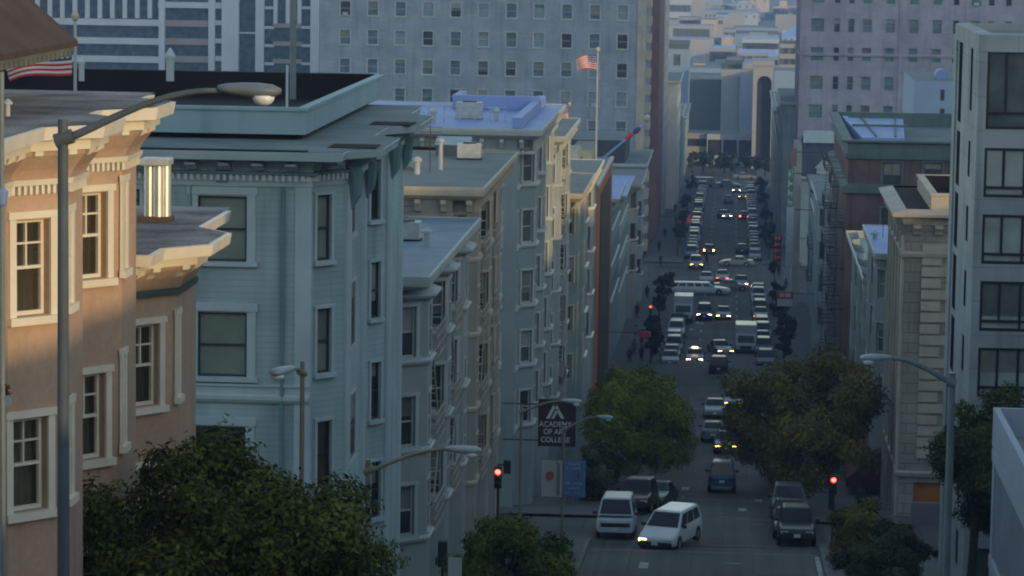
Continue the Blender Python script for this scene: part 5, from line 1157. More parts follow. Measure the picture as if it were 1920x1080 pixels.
# ------------------------------------------------------------------ traffic signals
REDL = emat('red_signal_light', (1.0,0.03,0.02), 9.0); REDL2 = emat('red_signal_light_far', (1.0,0.05,0.03), 4.0)
def signal(label, px, py, Y, s=1.0, lit=REDL, pole=True, up=False):
    p = onY(px,py,Y); o = thing('traffic_signal', label, 'traffic signal', (p.x,Y,gz(Y)+0.14))
    zt = p.z+0.30*s
    if pole: m = MB(); m.tube([(p.x,Y+0.18*s,gz(Y)+0.1),(p.x,Y+0.18*s,zt)], 0.055, 10); m.build('pole', IRON, o)
    m = MB(); m.box(p.x-0.19*s,p.x+0.19*s,Y-0.12*s,Y+0.12*s,p.z-0.85*s,p.z+0.24*s); hs = m.build('housing', IRON, o, bevel=0.03)
    for k, mm in enumerate((lit, mat('unlit_amber_lens',(0.06,0.04,0.01),0.2), mat('unlit_green_lens',(0.01,0.04,0.03),0.2))):
        m = MB(); m.lathe((p.x,Y-0.122*s,p.z-0.33*k*s), [(0.135*s,0.0),(0.135*s,-0.015),(0.09*s,-0.04)], 16, axis='y'); m.build('lens', mm, o)
        m = MB(); 
        for t in np.linspace(0.1,math.pi-0.1,9)[:-1]:
            t2 = t+(math.pi-0.2)/8; R_ = 0.15*s; z0 = p.z-0.33*k*s
            m.quad((p.x+R_*math.cos(t),Y-0.12*s,z0+R_*math.sin(t)),(p.x+R_*math.cos(t2),Y-0.12*s,z0+R_*math.sin(t2)),(p.x+R_*math.cos(t2),Y-0.34*s,z0+R_*math.sin(t2)),(p.x+R_*math.cos(t),Y-0.34*s,z0+R_*math.sin(t)))
        m.build('visor', IRON, o)
    return o
signal('red traffic signal on a dark pole left of the street before the tan house', 934, 884, 126.0, s=0.8)
s2 = onY(951,874,127.0); o = thing('traffic_signal', 'dark signal head seen from the side next to the red signal on the left', 'traffic signal', (s2.x,127.0,s2.z)); m = MB(); m.box(s2.x-0.14,s2.x+0.14,126.9,127.2,s2.z-0.3,s2.z+0.25); m.build('housing', IRON, o); m = MB(); m.box(s2.x-0.40,s2.x-0.14,127.02,127.08,s2.z+0.02,s2.z+0.08); m.build('bracket', IRON, o)
signal('red traffic signal before the maroon awning on the right', 1563, 899, 151.0, s=0.85)
signal('small red traffic signal far down the left pavement below the buff hotel', 1220, 575, 330.0, s=0.8, lit=REDL2)
# ------------------------------------------------------------------ signs and banners
FONTS = []
def text(parent, s, x, y, z, size, m, rot=(math.pi/2,0,0), align='CENTER', ext=0.01, name='lettering', sx=1.0):
    c = bpy.data.curves.new(name, 'FONT'); c.body = s; c.size = size; c.align_x = align; c.align_y = 'CENTER'; c.extrude = ext; c.offset = size*0.012; c.materials.append(m)
    t_ = bpy.data.objects.new(name, c); COL.objects.link(t_); dg = bpy.context.evaluated_depsgraph_get(); me = bpy.data.meshes.new_from_object(t_.evaluated_get(dg)); bpy.data.objects.remove(t_)
    me.name = name; me.materials.clear(); me.materials.append(m)
    o = bpy.data.objects.new(name, me); COL.objects.link(o); o.parent = parent; b = parent.location; o.location = (x-b.x,y-b.y,z-b.z); o.rotation_euler = rot; o.scale[0] = sx; return o
SGBLK = mat('sign_black', (0.035,0.018,0.016), 0.5, 0.1, 0.6); SGWHT = mat('sign_white', (0.46,0.47,0.45), 0.6, 0.06, 0.8)
YS = 168.0; a, b = onY(1017,748,YS), onY(1079,838,YS); cx = (a.x+b.x)/2
sg = thing('projecting_sign', 'black projecting sign with white triangle emblem and lettering for an art college', 'sign', (cx,YS,b.z))
m = MB(); m.box(onY(1009,795,YS).x,b.x,YS,YS+0.22,b.z,a.z); m.build('board', SGBLK, sg, bevel=0.02)
for z in (a.z-0.3,b.z+0.3): m = MB(); m.tube([(onY(1009,795,YS).x-1.9,YS+0.11,z),(onY(1009,795,YS).x,YS+0.11,z)], 0.04, 8); m.build('bracket', IRON, sg)
def W_(px, py): q = onY(px,py,YS-0.02); return (q.x,q.z)
m = MB()
def stroke(p0, p1, wpx):
    (x0,z0),(x1,z1) = W_(*p0),W_(*p1); w = wpx*YS/FPX/2; m.add([(x0-w,YS-0.02,z0),(x0+w,YS-0.02,z0),(x1+w,YS-0.02,z1),(x1-w,YS-0.02,z1)],[(0,1,2,3)])
stroke((1027,785),(1042,757),6.5); stroke((1055,785),(1040,757),6.5); stroke((1036,785),(1046,767),5.0)
m.build('emblem', SGWHT, sg)
for (s, yy, size) in (('ACADEMY',796,0.62),('OF ART',810,0.62),('COLLEGE',825,0.62)):
    x, z = W_(1041,yy); text(sg, s, x, YS-0.02, z, size*0.66, SGWHT, sx=0.90)
YB = 141.85
def banner(label, x0, x1, y0, y1, m_, name='street_banner'):
    a, b = onY(x0,y0,YB), onY(x1,y1,YB); o = thing(name, label, 'banner', ((a.x+b.x)/2,YB,b.z)); mb = MB(); n = 8
    for i in range(n):
        u0, u1 = i/n, (i+1)/n; f = lambda u: (a.x+(b.x-a.x)*u, YB+0.03*math.sin(u*5))
        mb.quad((*f(u0),b.z),(*f(u1),b.z),(*f(u1),a.z),(*f(u0),a.z))
    mb.build('cloth', m_, o)
    mb = MB(); pole_x = onY(1056,900,142).x
    for z in (a.z,b.z): mb.tube([(pole_x,YB+0.1,z),(a.x if abs(a.x-pole_x) > abs(b.x-pole_x) else b.x,YB+0.02,z)], 0.016, 6)
    mb.build('rod', IRON, o); return o, a, b
BWHT = mat('banner_white', (0.40,0.43,0.43), 0.85, 0.05, 0.6); BBLU = mat('banner_blue', (0.11,0.22,0.42), 0.85, 0.10, 1.5); BRED = mat('banner_red', (0.40,0.08,0.05), 0.8, 0.05); BTXT = mat('banner_pale_print', (0.30,0.40,0.52), 0.85, 0.05); BDRK = mat('banner_dark_print', (0.10,0.13,0.13), 0.85, 0.05)
o, a, b = banner('white street banner with a red round emblem on the lamp post', 1016, 1053, 862, 932, BWHT)
q = onY(1031,892,YB-0.05); m = MB(); m.lathe((q.x,YB-0.04,q.z), [(0.19,0.02),(0.19,0.0)], 24, axis='y'); em = m.build('emblem', BRED, o)
m = MB(); 
for (x0,z0,x1,z1) in ((-0.09,-0.07,0,0.10),(0.09,-0.07,0,0.10),(-0.09,-0.07,0.09,-0.07)): m.obox((q.x+x0,YB-0.06,q.z+z0),(q.x+x1,YB-0.06,q.z+z1),0.025,0.01)
m.build('emblem_mark', BWHT, o)
x0 = onY(1044,897,YB).x; m = MB(); m.box(x0-0.008,x0+0.008,YB-0.05,YB-0.04,b.z+0.05,a.z-0.05); m.build('divider', BDRK, o)
rng = random.Random(4); m = MB(); z = a.z-0.15
while z > b.z+0.12: h_ = rng.uniform(0.04,0.09); m.box(x0+0.05,x0+0.13,YB-0.05,YB-0.04,z-h_,z); z -= h_+0.025
m.build('printed_strip', BDRK, o)
o, a, b = banner('blue street banner with pale print and a small dark mark on the lamp post', 1058, 1097, 862, 932, BBLU)
x = (a.x+b.x)/2
m = MB()
for (yy, hgt, n) in ((870,0.13,6),(878,0.09,7),(906,0.12,7),(915,0.10,6),(924,0.05,9)):
    z = zY(yy,1078,YB); xx = a.x+0.08; wv = (b.x-a.x-0.16)/n
    for q in range(n):
        if (q*7+yy) % 5: m.box(xx+q*wv,xx+q*wv+wv*0.62,YB-0.05,YB-0.035,z-hgt/2,z+hgt/2*(0.6+0.4*((q*3+yy)%2)))
m.build('printed_lines', BTXT, o)
q = onY(1084,892,YB-0.05); m = MB(); m.box(q.x-0.02,q.x+0.02,YB-0.055,YB-0.04,q.z-0.17,q.z+0.17); m.box(q.x-0.09,q.x+0.09,YB-0.058,YB-0.043,q.z-0.02,q.z+0.03); m.build('dark_mark', BDRK, o)
q = onY(853,1062,96.0); o = thing('street_sign', 'blank white sign board on a post at the left of the small bottom-centre tree', 'sign', (q.x,96,gz(96)+0.14)); m = MB(); m.box(q.x-0.21,q.x+0.21,95.95,96,q.z-0.5,q.z+0.27); m.build('board', SGWHT, o); m = MB(); m.tube([(q.x,96.05,gz(96)+0.1),(q.x,96.05,q.z+0.2)], 0.035, 8); m.build('post', IRON, o)
q = onY(830,1020,108.0); o = thing('traffic_signal', 'dark signal head seen from behind beside the blank white sign board', 'traffic signal', (q.x,108,gz(108))); m = MB(); m.box(q.x-0.16,q.x+0.16,107.9,108.2,q.z-0.8,q.z+0.1); m.box(q.x-0.22,q.x-0.16,107.6,107.9,q.z-0.7,q.z-0.4); m.build('housing', IRON, o, bevel=0.03); m = MB(); m.tube([(q.x,108.1,gz(108)),(q.x,108.1,q.z)], 0.05, 8); m.build('pole', IRON, o)
# maroon awning under the brown-olive trees
aw = thing('awning', 'long maroon shop awning behind the red signal on the right', 'awning', (FR-1.0,200,gz(200)+4)); zt, zb = zY(842,1640,189), zY(915,1640,189); m = MB()
m.add([(FR,189,zt),(FR,232,gz(232)+5.6),(FR-2.2,232,gz(232)+4.2),(FR-2.2,189,zb+0.5),(FR-2.2,189,zb),(FR-2.2,232,gz(232)+3.7),(FR,189,zb)],[(0,1,2,3),(3,2,5,4),(0,3,4,6)]); m.build('canvas', mat('maroon_canvas',(0.10,0.03,0.035),0.9,0.2,0.8), aw)
NEON = emat('orange_red_sign_light', (0.7,0.14,0.06), 0.03); SGRED = mat('sign_red', (0.36,0.035,0.03), 0.5, 0.1); SGGRN = mat('sign_green', (0.10,0.22,0.14), 0.6, 0.15, 1.0)
def vsign(label, x0, x1, y0, y1, Y, board, letters=None, lm=None, X=FR):
    n = letters
    a, b = onY(x0,y0,Y), onY(x1,y1,Y); o = thing('projecting_sign', label, 'sign', ((a.x+b.x)/2,Y,b.z)); m = MB(); m.box(a.x,b.x,Y,Y+0.3,b.z,a.z); m.build('board', board, o)
    m = MB(); m.tube([(b.x,Y+0.15,a.z-0.4),(max(X,b.x+0.1),Y+0.15,a.z-0.4)], 0.05, 6); m.build('bracket', IRON, o)
    if letters:
        h_ = (a.z-b.z)/n
        m = MB(); cx_ = (a.x+b.x)/2; wd_ = (b.x-a.x)*0.36; rq = random.Random(len(label))
        for k in range(n):
            z0 = a.z-h_*(k+0.86); z1 = a.z-h_*(k+0.14); zz = (z0+z1)/2
            m.box(cx_-wd_,cx_-wd_*0.45,Y-0.06,Y-0.01,z0,z1); m.box(cx_-wd_*0.45,cx_+wd_,Y-0.06,Y-0.01,zz-0.12,zz+0.12)
            if rq.random() < 0.7: m.box(cx_+wd_*0.45,cx_+wd_,Y-0.06,Y-0.01,zz+0.12 if rq.random() < .5 else z0,z1 if rq.random() < .6 else zz-0.12)
        m.build('lit_strokes' if 'lit' in label else 'pale_strokes', lm, o)
    return o
vsign('vertical orange-red lit sign hanging over the right pavement', 1451, 1464, 440, 500, 400.0, SGBLK, 5, NEON)
vsign('vertical green and white sign high on the right row', 1477, 1487, 318, 388, 345.0, SGGRN, 4, SGWHT)
vsign('tall narrow pale vertical sign panel on the right row', 1475, 1486, 386, 500, 352.0, STEEL)
vsign('small brown vertical sign above the green and white one', 1484, 1494, 278, 312, 350.0, REDC)
a, b = onY(1457,546,330), onY(1487,561,330); o = thing('parking_sign', 'small red sign with pale lettering over the right pavement', 'sign', (a.x,330,b.z)); m = MB(); m.box(a.x,b.x,330,330.25,b.z,a.z); m.build('board', SGRED, o); m = MB(); zc = (a.z+b.z)/2; xx = [a.x+(b.x-a.x)*t for t in (.15,.44,.50,.86)]; m.box(xx[0],xx[1],329.95,329.99,zc-0.2,zc+0.2); m.box(xx[2],xx[3],329.95,329.99,zc-0.2,zc+0.2); m.build('worn_lettering', SGWHT, o); m = MB(); m.box(a.x+0.05,b.x-0.05,330.02,330.2,b.z-0.75,b.z-0.005); m.build('lower_board', SGWHT, o); m = MB(); m.tube([(b.x,330.1,a.z-0.2),(FR,330.1,a.z-0.2)],0.05,6); m.build('bracket', IRON, o)
a, b = onY(1275,403,520), onY(1294,418,520); o = thing('projecting_sign', 'red lit sign over the left pavement far down the street', 'sign', (a.x,520,b.z)); m = MB(); m.box(a.x,b.x,520,520.3,b.z,a.z); m.build('board', emat('red_sign_light',(0.6,0.05,0.05),0.12), o); m = MB(); m.tube([(FL,520.1,a.z-0.3),(a.x,520.1,a.z-0.3)],0.06,6); m.build('bracket', IRON, o)
a, b = onY(1189,661,262), onY(1212,671,262); o = thing('projecting_sign', 'small faded red sign low on the left above the fig trees', 'sign', (a.x,275,b.z)); m = MB(); m.box(a.x,b.x,275.5,275.7,b.z,a.z); m.build('board', SGRED, o); m = MB(); m.tube([(FL,275.6,a.z-0.1),(a.x,275.6,a.z-0.1)],0.04,6); m.build('bracket', IRON, o)
for i, (px_, py_, Y, lab) in enumerate(((1040,580,215,'slate-coloured sloping canopy on the grey-green row house'),(1034,700,200,'dark canopy low on the pale grey house behind the college sign'))):
    q = onY(px_,py_,Y); o = thing('canopy', lab, 'canopy', (FL,Y,q.z)); x1 = onY(px_+24,py_,Y).x; m = MB(); m.add([(FL,Y-2,q.z+0.8),(FL,Y+3,q.z+0.8),(x1,Y+3,q.z),(x1,Y-2,q.z),(FL,Y-2,q.z-0.35),(x1,Y-2,q.z-0.35),(x1,Y+3,q.z-0.35)],[(0,3,2,1),(0,4,5,3),(3,5,6,2)]); m.build('canvas', SLATE if i == 0 else mat('dark_canvas',(0.10,0.10,0.12)), o)
# ------------------------------------------------------------------ vehicles
TYRE = mat('tyre_rubber', (0.02,0.02,0.02), 0.9, 0.2, 4); RIM = mat('wheel_rim', (0.30,0.30,0.30), 0.4, 0.1, 4, metal=0.6); CGLASS = glassmat('car_glass', (0.016,0.019,0.021), 0.10, 0.35)
CDARK = mat('car_black_trim', (0.02,0.02,0.021), 0.6, 0.1, 2); HEADU = mat('unlit_headlight', (0.45,0.47,0.48), 0.15, 0.05, 2, 0.6); TAILU = mat('unlit_tail_light', (0.16,0.012,0.012), 0.2, 0.05, 2, 0.6)
HEADL = emat('lit_headlight', (1.0,0.72,0.38), 14.0); TAILL = emat('lit_tail_light', (1.0,0.16,0.05), 5.0); AMBER = emat('lit_amber_light', (1.0,0.45,0.10), 10.0); PLATE = mat('number_plate', (0.55,0.56,0.54), 0.6, 0.05, 2); TAXI = emat('lit_roof_sign', (1.0,0.55,0.35), 2.5)
PAINTS = {}
def cpaint(n, c, r=0.32):
    m = mat('car_paint_'+n, c, r, 0.06, 0.8, 0.35); m.node_tree.nodes['Principled BSDF'].inputs['Coat Weight'].default_value = 0.12; PAINTS[n] = m
for n, c in (('bright_white',(0.55,0.58,0.60)),('van_blue',(0.38,0.45,0.48)),('white',(0.36,0.39,0.41)),('silver',(0.15,0.175,0.185)),('grey',(0.10,0.11,0.115)),('black',(0.018,0.018,0.02)),('blue',(0.045,0.085,0.16)),('red',(0.045,0.018,0.017)),('green',(0.03,0.06,0.05)),('tan',(0.20,0.17,0.13)),('cream',(0.23,0.235,0.205)),('paleblue',(0.16,0.22,0.25))): cpaint(n, c)
STY = { # L, W, z_sill, hood z front/at screen, belt, deck z, roof z, screen base/top y, rear top/base y
 'sedan':  dict(L=4.7,W=1.78,sill=.26,nose=.66,hood=.86,belt=.93,deck=.95,roof=1.42,sb=-.85,st=-.18,rt=.95,rb=1.62,wb=1.35,wr=.32),
 'suv':    dict(L=4.7,W=1.86,sill=.38,nose=.86,hood=1.05,belt=1.12,deck=1.12,roof=1.80,sb=-.95,st=-.45,rt=2.05,rb=2.28,wb=1.38,wr=.37),
 'minivan':dict(L=4.75,W=1.92,sill=.28,nose=.74,hood=.98,belt=1.06,deck=1.08,roof=1.74,sb=-1.35,st=-.45,rt=2.1,rb=2.32,wb=1.45,wr=.33),
 'van':    dict(L=4.9,W=1.92,sill=.34,nose=1.02,hood=1.16,belt=1.20,deck=1.22,roof=2.02,sb=-2.22,st=-1.78,rt=2.25,rb=2.42,wb=1.40,wr=.34),
 'jeep':   dict(L=4.1,W=1.66,sill=.42,nose=.92,hood=1.06,belt=1.10,deck=1.12,roof=1.86,sb=-1.0,st=-.6,rt=1.85,rb=1.98,wb=1.2,wr=.37),
 'limo':   dict(L=9.0,W=1.85,sill=.28,nose=.74,hood=.92,belt=.98,deck=.98,roof=1.50,sb=-2.6,st=-1.95,rt=3.0,rb=3.6,wb=3.1,wr=.34),
}
MESHC = {}
def lofts(mb, st, prof, mi=0):
    o = len(mb.v); k = len(prof(st[0]))
    for s in st: mb.v.extend(prof(s))
    for i in range(len(st)-1):
        for j in range(k): mb.f.append([o+i*k+j,o+i*k+(j+1)%k,o+(i+1)*k+(j+1)%k,o+(i+1)*k+j]); mb.m.append(mi)
    mb.f.append([o+j for j in range(k-1,-1,-1)]); mb.m.append(mi); mb.f.append([o+(len(st)-1)*k+j for j in range(k)]); mb.m.append(mi)
def car_meshes(style):
    if style in MESHC: return MESHC[style]
    S = STY[style]; L_, W = S['L'], S['W']; h = L_/2; out = {}
    mb = MB(); rake = (S['rb'] < h-0.3)
    st = [(-h,S['sill']+.10,S['nose']-.12,.86),(-h+.10,S['sill'],S['nose'],.93),(-h+.5,S['sill']-.04,S['nose']+(S['hood']-S['nose'])*.55,1.0),(max(S['sb'],-h+.6),S['sill']-.04,S['belt'],1.0),(S['rb'] if rake else h-.45,S['sill']-.04,S['belt'] if not rake else S['deck'],1.0),(h-.12,S['sill'],S['deck']-.03,.96),(h,S['sill']+.10,S['deck']-.16,.88)]
    def prof(s):
        y, zb, zt, wf = s; w = W/2*wf; zm = zb+(zt-zb)*.62
        half = [(w*.90,zb),(w,zb+.10),(w*1.0,zm),(w*.955,zt-.05),(w*.86,zt)]
        return [(x,y,z) for x, z in half]+[(-x,y,z) for x, z in reversed(half)]
    lofts(mb, st, prof)
    # greenhouse
    b0, b1 = W*.465, W*.375; zb, zr = S['belt']-.03, S['roof']
    G = [(-b0,S['sb'],zb),(b0,S['sb'],zb),(b0,S['rb'],zb),(-b0,S['rb'],zb),(-b1,S['st'],zr-.05),(b1,S['st'],zr-.05),(b1,S['rt'],zr-.05),(-b1,S['rt'],zr-.05)]
    c1 = b1*.86; G += [(-c1,S['st']+.14,zr),(c1,S['st']+.14,zr),(c1,S['rt']-.14,zr),(-c1,S['rt']-.14,zr)]
    mb.add(G, [(0,1,5,4),(1,2,6,5),(2,3,7,6),(3,0,4,7),(4,5,9,8),(5,6,10,9),(6,7,11,10),(7,4,8,11),(8,9,10,11)])
    out['body'] = mb.mesh('body')
    def panel(a, b, c, d, ins, off):
        a, b, c, d = map(Vector, (a,b,c,d)); n = (b-a).cross(d-a).normalized()*off
        bl = lambda u, v: (a*(1-u)*(1-v)+b*u*(1-v)+c*u*v+d*(1-u)*v)+n
        u0, u1, v0, v1 = ins; q = [bl(u0,v0),bl(u1,v0),bl(u1,v1),bl(u0,v1)]; m = MB(); m.quad(*q); return m
    out['windscreen'] = panel(G[0],G[1],G[5],G[4],(.05,.95,.08,.95),.012).mesh('windscreen')
    out['rear_window'] = panel(G[2],G[3],G[7],G[6],(.08,.92,.10,.90),.012).mesh('rear_window')
    nseg = 2 if style in ('sedan',) else (3 if style != 'limo' else 5); side = []
    for k in range(nseg):
        u0 = .06+.88*k/nseg; u1 = .06+.88*(k+1)/nseg-.025
        side.append(panel(G[1],G[2],G[6],G[5],(u0,u1,.10,.88),.012)); side.append(panel(G[3],G[0],G[4],G[7],(1-u1,1-u0,.10,.88),.012))
    out['side_window'] = [m.mesh('side_window') for m in side]
    m = MB(); m.lathe((0,0,0), [(S['wr']*.66,-.11),(S['wr']*.93,-.11),(S['wr'],-.07),(S['wr'],.07),(S['wr']*.93,.11),(S['wr']*.66,.11)], 20, axis='x'); out['wheel'] = m.mesh('wheel', True)
    m = MB(); m.lathe((0,0,0), [(S['wr']*.62,-.115),(S['wr']*.62,.115)], 16, axis='x'); out['rim'] = m.mesh('rim')
    m = MB(); m.lathe((0,0,0), [(S['wr']*1.2,-.005),(S['wr']*1.2,.005)], 20, axis='x'); out['wheel_arch'] = m.mesh('wheel_arch')
    w = W/2*.9; zl = S['nose']-.20
    m = MB(); m.box(-.19,.19,-.03,.03,-.075,.075); out['headlight'] = m.mesh('headlight')
    m = MB(); m.box(-.13,.13,-.03,.03,-.12,.12); out['tail_light'] = m.mesh('tail_light')
    m = MB(); m.box(-w*.98,w*.98,-.07,.09,-.13,.10); out['bumper'] = m.mesh('bumper')
    m = MB(); m.box(-w*.48,w*.48,-.02,.02,-.07,.07); out['grille'] = m.mesh('grille')
    m = MB(); m.box(-.16,.16,-.012,.012,-.08,.08); out['number_plate'] = m.mesh('number_plate')
    m = MB(); m.box(-.11,.11,-.05,.06,-.07,.08); out['door_mirror'] = m.mesh('door_mirror')
    MESHC[style] = out; return out
PROTO = {}
def car_proto(style):
    if style in PROTO: return PROTO[style]
    S = STY[style]; M_ = car_meshes(style); h = S['L']/2; W = S['W']; parts = []
    def reg(name, me, loc, m, sub=None): parts.append((name, me, loc, m, sub))
    reg('body', M_['body'], (0,0,0), 'paint'); reg('windscreen', M_['windscreen'], (0,0,0), CGLASS); reg('rear_window', M_['rear_window'], (0,0,0), CGLASS)
    for me in M_['side_window']: reg('side_window', me, (0,0,0), CGLASS)
    for sx in (-1,1):
        for y in (-S['wb'],S['wb']):
            reg('wheel_arch', M_['wheel_arch'], (sx*(W/2+.002),y,S['wr']+.02), CDARK); reg('wheel', M_['wheel'], (sx*(W/2-.09),y,S['wr']), TYRE, ('rim', M_['rim'], RIM))
        zl = S['nose']-.17; reg('headlight', M_['headlight'], (sx*W*.33,-h+.035,zl), 'head'); reg('tail_light', M_['tail_light'], (sx*W*.37,h-.03,S['deck']-.28), 'tail')
        reg('door_mirror', M_['door_mirror'], (sx*(W/2+.08),S['sb']+.35,S['belt']+.05), CDARK)
    bm = CDARK if style in ('suv','limo','minivan') else 'paint'
    reg('bumper', M_['bumper'], (0,-h+.02,S['sill']+.14), bm); reg('bumper', M_['bumper'], (0,h-.04,S['sill']+.16), bm)
    reg('grille', M_['grille'], (0,-h+.055,S['nose']-.17), CDARK); reg('number_plate', M_['number_plate'], (0,-h-.062,S['sill']+.17), PLATE); reg('number_plate', M_['number_plate'], (0,h+.064,S['sill']+.30), PLATE)
    PROTO[style] = parts; return parts
def car(label, style, paint, x, y, rot=0.0, head=HEADU, tail=TAILU, cat='car', name='car', group=None, simple=False, flat=False):
    o = thing(name, label, cat, (x,y,gz(y)+.015), group); sl = 0 if flat else math.atan(gslope(y))
    if abs(math.sin(rot)) > 0.7: o.rotation_euler = (0,0,rot)
    else: o.rotation_euler = Matrix.Rotation(sl,3,'X').to_4x4().to_3x3().__matmul__(Matrix.Rotation(rot,3,'Z')).to_euler()
    for (nm, me, loc, m, sub) in car_proto(style):
        if simple and nm in ('wheel_arch','grille','door_mirror'): continue
        mm = {'paint':PAINTS[paint],'head':head,'tail':tail}.get(m, m) if isinstance(m, str) else m
        c = bpy.data.objects.new(nm, me); COL.objects.link(c); c.parent = o; c.location = loc
        if not me.materials: me.materials.append(mm)
        c.material_slots[0].link = 'OBJECT'; c.material_slots[0].material = mm
        if sub and not simple:
            r_ = bpy.data.objects.new(sub[0], sub[1]); COL.objects.link(r_); r_.parent = c
            if not sub[1].materials: sub[1].materials.append(sub[2])
        if nm == 'body' and not simple: b = c.modifiers.new('bevel','BEVEL'); b.width = .05; b.segments = 2; b.limit_method = 'ANGLE'
    return o
def road_at(px, py):
    lo, hi = 60, 715
    for _ in range(60):
        m_ = (lo+hi)/2
        if zY(py,px,m_) > gz(m_): lo = m_
        else: hi = m_
    p = onY(px,py,lo); return p.x, lo
PI = math.pi
def at(px, py, back=2.2):
    x, y = road_at(px, py); return x, y+back
# near intersection
x, y = at(1245,1030,2.0); car('white minivan crossing the near intersection with one amber lamp lit', 'minivan', 'bright_white', x+0.25, y+0.2, -0.30, flat=True)
mv = COL.objects[[o.name for o in COL.objects if o.get('label','').startswith('white minivan')][0]]
hl = [c for c in mv.children if c.name.startswith('headlight')][0]; hl.material_slots[0].material = AMBER; tag(hl,'lit amber headlight')
x, y = at(1153,1012,2.4); car('old pale blue-white van parked at the left kerb before the intersection', 'van', 'van_blue', x, y, 0.0, cat='van', name='van')
ov = [o for o in COL.objects if o.get('label','').startswith('old pale')][0]
m = MB(); m.box(-0.72,0.72,-2.49,-2.462,0.62,0.80); c = child('grille_band', m.mesh('grille_band'), ov); c.data.materials.append(CDARK)
x, y = at(1192,968,2.2); car('dark maroon car parked directly behind the old pale van', 'suv', 'red', x, y+1.0, -0.1)
x, y = at(1216,962,2.2); car('dark car with rusty glints beside the maroon car behind the old pale van', 'sedan', 'green', x+0.3, y+3.2, -0.15)
x, y = at(1353,926,2.2); car('dark blue van with a pale roof standing in the middle of the roadway', 'jeep', 'blue', x, y, PI, cat='van', name='van', tail=TAILU)
bv = [o for o in COL.objects if o.get('label','').startswith('dark blue van')][0]; m = MB(); m.box(-0.50,0.50,-0.4,1.66,1.862,1.89); child('roof_panel', m.mesh('roof_panel'), bv).data.materials.append(PAINTS['white'])
x, y = at(1494,1026,2.3); car('black sport utility vehicle parked at the right kerb, nearest of its row', 'suv', 'black', x, y, 0.0)
x, y = 3.4, 160.4; car('dark saloon second in the row at the right kerb near the red signal', 'sedan', 'black', x, y+0.3, 0.0); car('dark grey car third in the row at the right kerb near the red signal', 'sedan', 'black', 3.45, 165.8, 0.0, head=HEADU); car('dark van fourth in the row at the right kerb near the red signal', 'minivan', 'grey', 3.5, 171.6, 0.0)
# moving and waiting traffic further down
mov = [(1302,684,'sedan','silver',0,HEADL,'silver taxi with both headlights lit on the left lane below the truck'),(1320,602,'suv','black',0,HEADL,'dark car with bright headlights, left of a pair side by side'),(1356,601,'sedan','grey',0,HEADL,'dark car with bright headlights, right of a pair side by side'),
       (1350,668,'sedan','silver',0.25,AMBER,'pale car turning with one bright lamp near the white truck'),(1347,705,'suv','black',PI,HEADU,'black car driving away below the white truck'),(1390,540,'sedan','black',0,HEADL,'car with two warm headlights waiting at the third cross street'),
       (1354,529,'sedan','silver',0,TAILL,'pale car with a red lamp waiting just past the third cross street'),(1324,533,'sedan','silver',0,HEADU,'pale saloon facing uphill beside the limousine'),(1304,506,'suv','silver',0.05,AMBER,'pale car with an amber lamp at the left kerb past the third cross street'),
       (1329,478,'sedan','black',PI,AMBER,'dark car with an orange lamp in the left lane beyond the third cross street'),(1391,477,'sedan','black',PI,HEADU,'dark low car in the right lane beyond the third cross street'),(1358,411,'sedan','silver',0.2,HEADL,'silver car with headlights far down the centre of the street'),
       (1395,413,'sedan','black',PI,TAILL,'dark car with a bright orange tail lamp far down on the right'),(1365,382,'sedan','silver',PI,HEADU,'small silver car, farther of the central pair'),(1393,374,'sedan','black',0,AMBER,'dark car with a warm lamp near the fourth cross street'),(1381,362,'sedan','black',0,HEADL,'car with one bright white lamp at the fourth cross street'),
       (1340,785,'sedan','silver',0,HEADU,'pale car half hidden by the brown-olive tree'),(1337,830,'sedan','silver',PI,HEADU,'pale car in the shade behind the dark blue van'),(1376,768,'sedan','grey',0,AMBER,'car showing one orange lamp through the brown-olive tree'),(1362,852,'sedan','black',0,AMBER,'car with an orange lamp straight behind the dark blue van')]
for (px_, py_, st_, pt_, rt_, hd_, lab) in mov:
    x, y = at(px_,py_,2.2)
    tl = hd_ if (rt_ == PI and hd_ is not HEADU) else TAILU
    car(lab, st_, pt_, x, y, rt_, head=hd_ if rt_ != PI else HEADU, tail=tl, simple=(y > 330))
tx = [o for o in COL.objects if o.get('label','').startswith('silver taxi')][0]; m = MB(); m.box(-.3,.3,-.1,.1,1.42,1.58); child('roof_sign', m.mesh('roof_sign'), tx).data.materials.append(TAXI)
x, y = road_at(1301,552); car('long white stretch limousine crossing the street at the third cross street', 'limo', 'bright_white', x, y+1.0, PI/2, cat='limousine', name='limousine')
x, y = road_at(1372,546); car('dark tan saloon crossing right behind the limousine', 'sedan', 'tan', x, y+1.0, PI/2)
x, y = road_at(1381,500); car('pale green-white saloon crossing at the far side of the third cross street', 'sedan', 'cream', x, y+1.0, -PI/2)
x, y = road_at(1319,352); car('pale bus-sized van crossing left at the fourth cross street', 'van', 'paleblue', x, y+1.0, PI/2, cat='van', name='van', simple=True)
x, y = road_at(1366,352); car('pale saloon crossing near the middle of the fourth cross street', 'sedan', 'silver', x, y+1.0, PI/2, simple=True)
x, y = road_at(1396,337); car('pale saloon at the right of the fourth cross street', 'sedan', 'silver', x, y+1.0, PI/2, simple=True)
